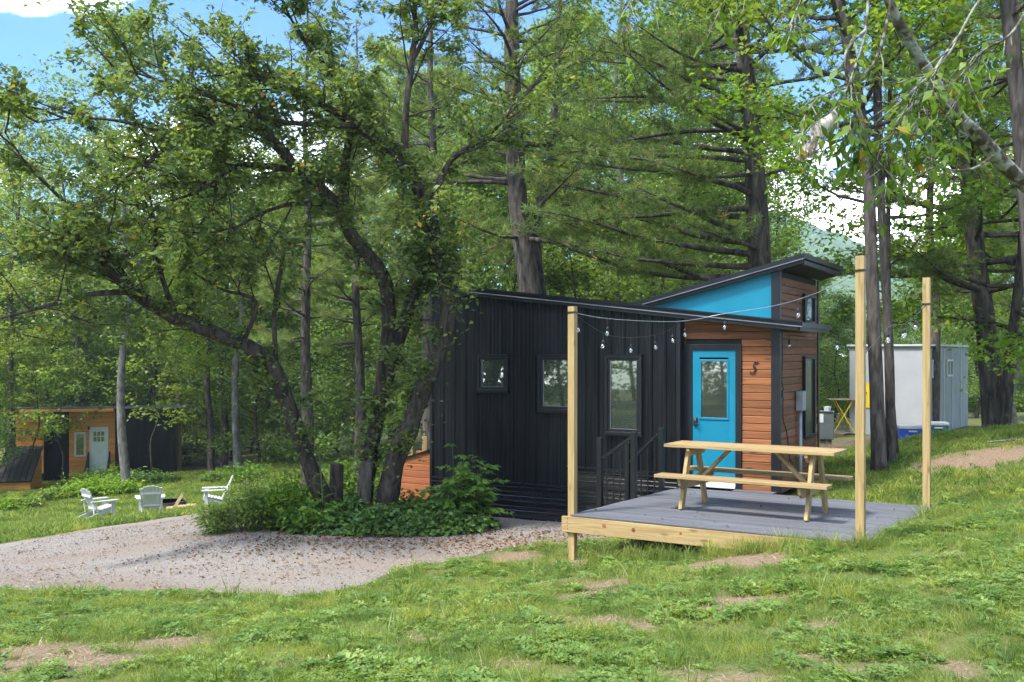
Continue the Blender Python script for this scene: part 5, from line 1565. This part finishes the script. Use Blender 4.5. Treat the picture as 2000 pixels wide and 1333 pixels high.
# far woods: one mass closing the view between the trunks
rs = np.random.RandomState(77)
n = 70000
ang = rs.uniform(-.62, .62, n); rr = rs.uniform(78, 100, n)
X = rr * np.sin(ang); Y = rr * np.cos(ang)
top = 8.5 + 3.0 * np.sin(X * .21) + 2.2 * np.sin(X * .53 + 1) + 1.5 * np.sin(X * 1.31)
top = np.where(X > 22, top * .25, top)
Z = -3.6 + (top + 3) * rs.uniform(0, 1, n) ** .8
fw = link('far_woods', leaves('far_woods', np.stack([X, Y, Z], 1), rs, .55, .5, 'leaf_green', flat=.4), None)
tag(fw, 'far mass of woodland closing the view behind the trees', 'woods', kind='stuff')
n = 26000
ang = rs.uniform(2.0, 5.6, n); rr = rs.uniform(46, 62, n)
X = rr * np.sin(ang); Y = rr * np.cos(ang)
top = 12 + 2.5 * np.sin(X * .3) + 2 * np.sin(Y * .5)
nw = link('near_side_woods', leaves('near_side_woods', np.stack([X, Y, -3.3 + (top + 3) * rs.uniform(0, 1, n) ** .8], 1), rs, .6, .55, 'leaf_green', flat=.4), None)
tag(nw, 'woodland on the camera side, seen only as reflections in the windows', 'woods', kind='stuff')

# ------------------------------------------------------------------ low plants


def blades(rs, n, rad, H, Wb, lean=.6, seg=2):
    """Tapering arched blades around the origin, as separate quads/points -> (verts, faces, rnd)."""
    v, f, r_ = [], [], []
    for k in range(n):
        a = rs.uniform(0, 6.283); q = rad * math.sqrt(rs.uniform(0, 1))
        b = Vector((q * math.cos(a), q * math.sin(a), -.01))
        d = Vector((rs.normal(0, lean), rs.normal(0, lean), 1)).normalized()
        h = H * rs.uniform(.5, 1.25); s = Vector((rs.normal(), rs.normal(), 0)).normalized() * Wb * rs.uniform(.7, 1.3) / 2
        bend = Vector((d.x, d.y, -.15)) * h * rs.uniform(.2, .7)
        m1 = b + d * h * .55; tip = b + d * h + bend
        i = len(v)
        v += [b - s, b + s, m1 + s * .8, m1 - s * .8, tip]
        f += [(i, i + 1, i + 2, i + 3), (i + 3, i + 2, i + 4)]
        x = rs.uniform(0, 1); r_ += [x, x]
    return v, f, r_


def mk(name, v, f, r_, mat):
    me = bpy.data.meshes.new(name); me.from_pydata([tuple(q) for q in v], [], f)
    a = me.attributes.new('rnd', 'FLOAT', 'FACE'); a.data.foreach_set('value', np.array(r_, dtype=np.float32))
    me.materials.append(MATS[mat]); me.update()
    return bpy.data.objects.new(name, me)


def clover_clump(rs, n, rad, H, s):
    v, f, r_ = [], [], []
    for k in range(n):
        a = rs.uniform(0, 6.283); q = rad * math.sqrt(rs.uniform(0, 1))
        c = Vector((q * math.cos(a), q * math.sin(a), H * rs.uniform(.4, 1.2)))
        x = rs.uniform(0, 1); a0 = rs.uniform(0, 6.283); sz = s * rs.uniform(.7, 1.3)
        tl = Vector((rs.normal(0, .25), rs.normal(0, .25), 0))
        for j in range(3):
            an = a0 + j * 2.09
            d = Vector((math.cos(an), math.sin(an), 0)); d.z = d.dot(tl) + .15
            sd = Vector((-math.sin(an), math.cos(an), 0)) * sz * .42; sd.z = sd.dot(tl)
            i = len(v)
            v += [c, c + d * sz * .6 + sd, c + d * sz, c + d * sz * .6 - sd]
            f.append((i, i + 1, i + 2, i + 3)); r_.append(x)
    return v, f, r_


def rosette(rs, n, L, W):
    v, f, r_ = [], [], []
    for k in range(n):
        a = k * 2.4 + rs.uniform(-.3, .3); el = rs.uniform(.25, .9)
        d = Vector((math.cos(a), math.sin(a), el)).normalized(); s = Vector((-math.sin(a), math.cos(a), 0)) * W * rs.uniform(.7, 1.2) / 2
        l = L * rs.uniform(.6, 1.2)
        i = len(v)
        v += [Vector((0, 0, 0)), d * l * .5 + s + Vector((0, 0, .004)), d * l - Vector((0, 0, l * .25)), d * l * .5 - s + Vector((0, 0, .004))]
        f.append((i, i + 1, i + 2, i + 3)); r_.append(rs.uniform(0, 1))
    return v, f, r_


def scatter(name, pts, rots, scl, idx, variants, label, cat):
    me = bpy.data.meshes.new(name)
    me.vertices.add(len(pts)); me.vertices.foreach_set('co', np.asarray(pts, np.float32).ravel())
    a = me.attributes.new('rot', 'FLOAT_VECTOR', 'POINT'); a.data.foreach_set('vector', np.asarray(rots, np.float32).ravel())
    a = me.attributes.new('scl', 'FLOAT', 'POINT'); a.data.foreach_set('value', np.asarray(scl, np.float32))
    a = me.attributes.new('idx', 'INT', 'POINT'); a.data.foreach_set('value', np.asarray(idx, np.int32))
    o = bpy.data.objects.new(name, me); COL.objects.link(o)
    ng = bpy.data.node_groups.new(name, 'GeometryNodeTree')
    ng.interface.new_socket('Geometry', in_out='INPUT', socket_type='NodeSocketGeometry')
    ng.interface.new_socket('Geometry', in_out='OUTPUT', socket_type='NodeSocketGeometry')
    gi = ng.nodes.new('NodeGroupInput'); go = ng.nodes.new('NodeGroupOutput')
    ip = ng.nodes.new('GeometryNodeInstanceOnPoints'); jn = ng.nodes.new('GeometryNodeJoinGeometry')
    for vo in variants:
        oi = ng.nodes.new('GeometryNodeObjectInfo'); oi.inputs['Object'].default_value = vo; oi.transform_space = 'ORIGINAL'
        g2 = ng.nodes.new('GeometryNodeGeometryToInstance')
        ng.links.new(oi.outputs['Geometry'], g2.inputs[0]); ng.links.new(g2.outputs[0], jn.inputs[0])
    ip.inputs['Pick Instance'].default_value = True

    def named(n_, dt):
        q = ng.nodes.new('GeometryNodeInputNamedAttribute'); q.data_type = dt; q.inputs['Name'].default_value = n_; return q.outputs['Attribute']
    ng.links.new(gi.outputs[0], ip.inputs['Points']); ng.links.new(jn.outputs[0], ip.inputs['Instance'])
    ng.links.new(named('idx', 'INT'), ip.inputs['Instance Index'])
    er = ng.nodes.new('FunctionNodeEulerToRotation'); ng.links.new(named('rot', 'FLOAT_VECTOR'), er.inputs[0]); ng.links.new(er.outputs[0], ip.inputs['Rotation'])
    ng.links.new(named('scl', 'FLOAT'), ip.inputs['Scale'])
    ng.links.new(ip.outputs[0], go.inputs[0])
    md = o.modifiers.new('scatter', 'NODES'); md.node_group = ng
    return tag(o, label, cat, kind='stuff')


rs = np.random.RandomState(3)
short = [mk('turf', *blades(rs, 22, .075, h_, .0036, .62), 'grass_blade') for h_ in (.045, .065, .085, .12)]
tall = [mk('tuft', *blades(rs, 22, .05, h_, .0065, .42), 'grass_blade') for h_ in (.20, .30)]
far_v = [mk('turf', *blades(rs, 30, .16, h_, .014, .6), 'grass_blade') for h_ in (.09, .12)]
clov = [mk('clover', *clover_clump(rs, n_, .09, .045, .024), 'clover') for n_ in (18, 28)]
weed = [mk('weed', *rosette(rs, 8, .10, .05), 'clover'), mk('weed', *rosette(rs, 9, .14, .035), 'clover')]

CABP = np.array([(cabin.location + Matrix.Rotation(CA, 3, 'Z') @ Vector(q))[:2] for q in ((-.8, -.05, 0), (4.5, -.05, 0), (6.0, .1, 0), (6.0, 2.6, 0), (-.8, 2.6, 0))])
DECKP = np.array([(FLc + dk(u, v_, 0))[:2] for u, v_ in ((.0, .12), (LA - .02, .05), (LA - .02, LB), (.0, LB))])


def nz_np(x, y, s, seed):
    return np.array([noise.noise(Vector((a * s, b * s, seed))) for a, b in zip(x, y)])


def lawn_pts(n, x0, x1, y0, y1, rs, fr=.56):
    x = rs.uniform(x0, x1, n); y = rs.uniform(y0, y1, n)
    k = np.abs(x) < y * fr + .6
    x, y = x[k], y[k]
    edge = nz_np(x, y, 4.0, 2) * .12
    k = ~in_poly(x, y + edge, DRIVE) & ~in_poly(x, y, CABP) & ~in_poly(x, y, DECKP)
    return x[k], y[k]


def make_lawn(name, n, box, variants, rs, smin, smax, label, cat, bare_cut=.35, mask=None, extra=None):
    x, y = lawn_pts(n, *box, rs)
    b = np.clip(bare_np(x, y) * 1.3 + nz_np(x, y, 5.1, 3) * .7, 0, 1)
    keep = b < rs.uniform(bare_cut * .3, bare_cut * 2.6, len(x))
    if mask is not None: keep &= mask(x, y, rs)
    x, y = x[keep], y[keep]
    z = ground_np(x, y) + np.array([noise.fractal(Vector((a * .9, c_ * .9, 0)), 1, 2, 4) for a, c_ in zip(x, y)]) * .022
    pts = np.stack([x, y, z - .004], 1)
    rots = np.stack([rs.normal(0, .12, len(x)), rs.normal(0, .12, len(x)), rs.uniform(0, 6.283, len(x))], 1)
    hgt = 1 + nz_np(x, y, 1.3, 8) * .6 + nz_np(x, y, 4.5, 9) * .3
    scl = rs.uniform(smin, smax, len(x)) * hgt
    return scatter(name, pts, rots, scl, rs.randint(0, len(variants), len(x)), variants, label, cat)


thin = lambda x, y, r_: r_.uniform(0, 1, len(x)) < np.clip(.72 + nz_np(x, y, 1.7, 5) * 1.1, .12, 1)
make_lawn('grass', 56000, (-7, 8, 4.5, 13.6), short, rs, .65, 1.3, 'short green grass of the foreground lawn', 'grass', mask=thin)
make_lawn('clover', 11000, (-7, 8, 4.5, 13.6), clov, rs, .7, 1.3, 'pale green clover patches in the foreground lawn', 'clover', mask=lambda x, y, r_: r_.uniform(0, 1, len(x)) < np.clip(nz_np(x, y, 1.15, 11) * 2.2 + .45, .08, 1))
make_lawn('weeds', 2200, (-7, 8, 4.5, 13.6), weed + tall[:1], rs, .6, 1.3, 'broad leaved weeds scattered in the foreground lawn', 'weeds', mask=lambda x, y, r_: nz_np(x, y, .8, 14) > -.1)
make_lawn('upper_grass', 24000, (1.5, 13, 11, 24), far_v + short[3:], rs, .6, 1.1, 'mown grass on the rise right of the deck', 'grass', mask=lambda x, y, r_: (y > 13.4) | (x > 5.6))
make_lawn('lower_grass', 32000, (-24, -1, 15.5, 46), far_v, rs, .9, 1.6, 'bright mown grass of the lower lawn on the left', 'grass', mask=lambda x, y, r_: ~((x > -5.2) & (y < 18)))
# long grass at the deck's foot and along the drive
x_, y_ = [], []
for k in range(230):
    u = rs.uniform(.3, LA + .1); q = FLc + dk(u, rs.normal(-.16, .09), 0); x_.append(q.x); y_.append(q.y)
for k in range(70):
    q = FLc + dk(LA + rs.normal(.1, .06), rs.uniform(-.1, LB), 0); x_.append(q.x); y_.append(q.y)
for k in range(60):
    u = rs.uniform(.1, 1.1); q = FLc + dk(u, rs.uniform(0, 1.0), 0); x_.append(q.x); y_.append(q.y)
x_, y_ = np.array(x_), np.array(y_)
scatter('tall_grass', np.stack([x_, y_, ground_np(x_, y_)], 1), np.stack([rs.normal(0, .15, len(x_)), rs.normal(0, .15, len(x_)), rs.uniform(0, 6.28, len(x_))], 1), rs.uniform(.35, .95, len(x_)), rs.randint(0, 2, len(x_)), tall, 'long unmown grass along the foot of the deck', 'grass')

# dead straw on the worn patches
x = rs.uniform(-7, 8, 160000); y = rs.uniform(4.6, 19, 160000)
k = (np.clip(bare_np(x, y) * 1.3, 0, 1) > .1) & (np.abs(x) < y * .56) & ~in_poly(x, y, DECKP)
x, y = x[k][:9000], y[k][:9000]
z = ground_np(x, y) + np.array([noise.fractal(Vector((a * .9, c_ * .9, 0)), 1, 2, 4) for a, c_ in zip(x, y)]) * .022 + .006
o = link('straw', leaves('straw', np.stack([x, y, z], 1), rs, .07, .005, 'straw', flat=.9), None); tag(o, 'dry straw and clippings on the bare patches of turf', 'straw', kind='stuff')
# fallen leaves and loose stones
def on_drive(n, rs):
    x = rs.uniform(-8.5, 2.2, n * 4); y = rs.uniform(10, 19, n * 4)
    k = in_poly(x, y, DRIVE); return x[k][:n], y[k][:n]


x, y = on_drive(26000, rs)
k = rs.uniform(0, 1, len(x)) < np.clip(np.exp(-((y - 14.0) / .75) ** 2) * np.clip((x + 5.2) / 2.0, 0, 1) + .02 + nz_np(x, y, 1.3, 4) * .35, 0.03, 1) * .7
x, y = x[k], y[k]
fl = ground_np(x, y) + np.array([noise.fractal(Vector((a * .9, c_ * .9, 0)), 1, 2, 4) for a, c_ in zip(x, y)]) * .022 + .03
o = link('fallen_leaves', leaves('fallen_leaves', np.stack([x, y, fl], 1), rs, .052, .034, 'litter', flat=.75), None); tag(o, 'dry brown leaves fallen over the gravel drive', 'leaves', kind='stuff')
x, y = on_drive(20000, rs)
x = np.concatenate([x, x[:2500]]); y = np.concatenate([y, y[:2500] + rs.normal(0, .25, 2500)])
fl = ground_np(x, y) + np.array([noise.fractal(Vector((a * .9, c_ * .9, 0)), 1, 2, 4) for a, c_ in zip(x, y)]) * .022 + .02
v, att = [], rs.uniform(0, 1, len(x))
s = rs.uniform(.005, .013, len(x)) * (1 + (rs.uniform(0, 1, len(x)) > .985) * 1.3)
c = np.stack([x, y, fl], 1)
tet = np.array([[1, 0, 0], [-.5, .87, 0], [-.5, -.87, 0], [0, 0, .8]])
rot = rs.uniform(0, 6.28, len(x)); cs, sn = np.cos(rot), np.sin(rot)
tv = np.stack([tet[None, :, 0] * cs[:, None] - tet[None, :, 1] * sn[:, None], tet[None, :, 0] * sn[:, None] + tet[None, :, 1] * cs[:, None], np.repeat(tet[None, :, 2], len(x), 0)], 2) * s[:, None, None] + c[:, None]
tri = tv[:, [[0, 1, 3], [1, 2, 3], [2, 0, 3]]].reshape(-1, 3)
o = link('gravel', np_mesh('gravel', tri, 3, np.repeat(att, 3), 'pebble'), None); tag(o, 'loose grey stones scattered on the gravel drive', 'gravel', kind='stuff')
# a few leaves on the deck
pts = []
for k in range(38):
    q = FLc + dk(rs.uniform(.1, LA - .1), rs.uniform(.1, LB - .1), .006); pts.append(tuple(q))
o = link('deck_leaves', leaves('deck_leaves', np.array(pts), rs, .045, .028, 'litter', flat=.8), None); tag(o, 'few dry leaves lying on the grey deck', 'leaves', kind='stuff')

# --- the planted bed round the spreading tree
def bush(name, label, loc, n, Rx, Ry, Hh, L, W, mat, rs, group=None, stems=8, cat='shrub', droop=.2, flat=.5):
    o = thing(name, label, cat, loc, 0, group)
    sm = MB(); pos = []
    for k in range(stems):
        a = rs.uniform(0, 6.283); q = math.sqrt(rs.uniform(0, 1))
        tip = Vector((math.cos(a) * q * Rx, math.sin(a) * q * Ry, Hh * rs.uniform(.55, 1.05) * (1 - .35 * q * q)))
        b = Vector((tip.x * .35, tip.y * .35, -.05))
        pts_ = [b, b.lerp(tip, .5) + Vector((0, 0, Hh * .08)), tip]
        sm.tube(pts_, [.007, .005, .003], 4, cap=False)
        m_ = n // stems
        tt = rs.uniform(.12, 1.02, m_) ** .8
        for x in tt: pos.append(tuple(interp(pts_, x)))
    pos = np.array(pos) + np.concatenate([rs.normal(0, .09, (len(pos), 2)) * (Rx + Ry), rs.normal(0, .05, (len(pos), 1))], 1)
    gl = ground_np(pos[:, 0] + loc[0], pos[:, 1] + loc[1]) - loc[2]
    pos[:, 2] = np.maximum(pos[:, 2], gl + .02)
    link('stems', sm.mesh('stems'), 'leaf_stem', o)
    link('foliage', leaves('foliage', pos, rs, L, W, mat, flat=flat, droop=droop), None, o)
    return o


surf('leaf_stem', (.05, .08, .02), (.10, .12, .04), rough=.7)
# pinnate shrub beside the cabin wall
q = gp(905, 1025, 15.3)
sh = thing('leafy_shrub', 'bright green shrub with compound leaves against the black cabin wall', 'shrub', q)
sm = MB(); lv = []
rng = random.Random(8)
for k in range(34):
    a = rng.uniform(0, 6.283); rad_ = rng.random() ** .5
    x = math.cos(a) * rad_ * .62; yv = math.sin(a) * rad_ * .4
    h = 1.05 * (1 - .55 * (abs(x) / .62) ** 1.5) * rng.uniform(.35, 1.0)
    if k == 0: x, yv, h = -.17, 0, 1.22
    if k == 1: x, yv, h = .28, 0, 1.05
    stp = [Vector((x * .4, yv * .4, -.05)), Vector((x * .8, yv * .8, h * .5)), Vector((x, yv, h))]
    sm.tube(stp, [.010, .008, .004], 5, cap=False)
    for j in range(7):
        s_ = .25 + .75 * j / 6
        b = interp(stp, s_); az_ = j * 2.4 + k
        d_ = Vector((math.cos(az_), math.sin(az_), .25)).normalized(); Lr = rng.uniform(.16, .30)
        rc = [b, b + d_ * Lr * .5 + Vector((0, 0, .02)), b + d_ * Lr - Vector((0, 0, .05))]
        sm.tube(rc, [.003, .0025, .0015], 3, cap=False)
        sd_ = d_.cross(Vector((0, 0, 1))).normalized()
        for i_ in range(4):
            for s2_ in (-1, 1):
                lv.append((interp(rc, .3 + .22 * i_), d_ * .5 + sd_ * s2_ + Vector((0, 0, -.25))))
        lv.append((rc[-1], d_))
link('stems', sm.mesh('stems'), 'leaf_stem', sh)
n = len(lv)
v = leaf_verts(np.array([tuple(a) for a, _ in lv]), np.array([tuple(b) for _, b in lv]), np.stack([rs.normal(0, .25, n), rs.normal(-.2, .25, n), np.ones(n)], 1), .115 * rs.uniform(.7, 1.25, n), .058 * rs.uniform(.8, 1.2, n), fold=.12, droop=.18)
link('foliage', np_mesh('foliage', v, 4, rs.uniform(0, 1, n), 'leaf_shrub'), None, sh)

# dark creeping cover
n = 12000
bx = rs.uniform(-1, 1, n); by = rs.uniform(-1, 1, n); kk = bx ** 2 + by ** 2 < 1
bx, by = bx[kk], by[kk]
cA = gp(745, 1035, 15.2)
X = cA.x + bx * 1.75; Y = cA.y + by * .85 - bx * .2
hh = .34 * (1 - (bx ** 2 + by ** 2)) ** .6 + .22 * nz_np(X, Y, 2.2, 1)
Z = ground_np(X, Y) + .04 + np.maximum(hh, .03) * rs.uniform(.35, 1.05, len(X))
o = link('ground_cover', leaves('ground_cover', np.stack([X, Y, Z], 1), rs, .085, .062, 'leaf_ivy', flat=.55), None); tag(o, 'dark green creeping plants under the spreading tree', 'ground cover', kind='stuff')
WG = 'weeds of the bed'
bush('weed_clump', 'tall feathery green weeds at the left end of the planted bed', gp(425, 1040, 15.2), 1500, .30, .35, .56, .14, .018, 'leaf_weed', rs, stems=46, cat='weeds', group=WG)
bush('weed_clump', 'soft pale weeds beside the feathery clump in the bed', gp(492, 1044, 15.2), 2600, .40, .4, .78, .075, .028, 'leaf_weed', rs, stems=60, cat='weeds', group=WG)
bush('weed_clump', 'leafy weeds in the middle of the bed before the stump', gp(565, 1044, 15.2), 2200, .45, .4, .95, .08, .034, 'leaf_fern', rs, stems=60, cat='weeds', group=WG)
bush('weed_clump', 'low broad leaved weeds at the front of the bed', gp(610, 1050, 14.9), 1500, .5, .25, .45, .10, .06, 'leaf_shrub', rs, stems=36, cat='weeds', group=WG)
bush('weed_clump', 'yellow topped goldenrod rising behind the white chair', gp(500, 1000, 17.5), 1100, .5, .5, 1.0, .06, .022, 'leaf_weed', rs, stems=40, cat='weeds', group=WG)
bush('weed_clump', 'dark weeds around the foot of the cabin end', gp(815, 1035, 15.8), 1900, .55, .5, .5, .08, .05, 'leaf_shrub', rs, stems=44, cat='weeds', group=WG)
bush('weed_clump', 'bright sprouts between the two stems of the spreading tree', gp(690, 1020, 16.8), 1300, .6, .4, 1.1, .08, .05, 'leaf_shrub', rs, stems=36, cat='weeds', group=WG)
q = gp(632, 1040, 15.1)
mu = thing('mullein', 'single tall mullein stalk with large soft leaves in the bed', 'plant', q)
MB().tube([(0, 0, 0), (-.02, 0, .6), (-.08, 0, 1.32)], [.016, .016, .010], 6).build('stalk', 'leaf_stem', mu)
v = leaf_verts(np.array([(-.02 * k / 8, 0, .08 + .05 * k) for k in range(14)]), np.array([(math.cos(k * 2.4), math.sin(k * 2.4), .5) for k in range(14)]), np.tile([0, 0, 1.0], (14, 1)), np.linspace(.34, .14, 14), np.linspace(.11, .05, 14))
link('foliage', np_mesh('foliage', v, 4, rs.uniform(.6, .9, 14), 'leaf_shrub'), None, mu)
# ferns and shrubs in front of the far cabin
for i_, (px_, py_, Y_, s_, mt, lab) in enumerate([(232, 962, 37, 1.1, 'leaf_fern', 'bright yellow green fern clump beneath the grey barked tree'), (190, 958, 37.5, 1.2, 'leaf_fern', 'fern clump left of the bright one before the orange cabin'), (150, 965, 37, 1.2, 'leaf_fern', 'low ferns in front of the orange cabin door'), (105, 972, 36.5, .8, 'leaf_weed', 'low weeds between the timber bin and the lawn'), (60, 984, 34.5, .7, 'leaf_weed', 'low weeds along the lawn edge before the timber bin'), (15, 990, 34, .7, 'leaf_fern', 'low ferns at the left edge of the lawn'),
                                                      (205, 935, 41, 1.6, 'leaf_shrub', 'dark leafy shrub right of the steps of the orange cabin'), (285, 942, 40, 1.1, 'leaf_ivy', 'small shrub before the black wall of the orange cabin'), (330, 940, 40, .6, 'leaf_cool', 'long grass clump right of the orange cabin'), (415, 938, 39, .7, 'leaf_cool', 'long grass clump under the pale trunk'), (480, 925, 38, 1.3, 'leaf_shrub', 'green bush at the edge of the woods behind the chairs'), (560, 890, 46, 1.8, 'leaf_cool', 'dark bush at the edge of the woods left of the spreading tree')]):
    bush('fern_clump' if mt == 'leaf_fern' else 'shrub', lab, gp(px_, py_, Y_), 1000, .8 * s_, .6 * s_, .62 * s_, .17, .06, mt, rs, stems=34, group='plants along the lower lawn')
# dead stick and pale branch on the grass
q = gp(1970, 862, 16.5)
sk = thing('fallen_branch', 'pale fallen branch lying on the grass at the right edge', 'branch', q + Vector((0, 0, .03)), R(5))
MB().tube([(-.35, 0, 0), (.1, .05, .03), (.6, 0, .02), (1.1, .1, .05)], [.012, .022, .024, .02], 6).build('stem', 'bark_grey', sk)

# ------------------------------------------------------------------ air
m, t, o = nodes('air')
vp = t.nodes.new('ShaderNodeVolumePrincipled'); vp.inputs['Color'].default_value = (.72, .86, 1.0, 1); vp.inputs['Density'].default_value = .00042; vp.inputs['Anisotropy'].default_value = .2
t.links.new(vp.outputs[0], o.inputs['Volume'])
hz = MB().box(-260, 960, -90, 1150, -12, 190).build('haze', 'air'); tag(hz, 'pale summer haze over the distant hill', 'haze', kind='stuff')
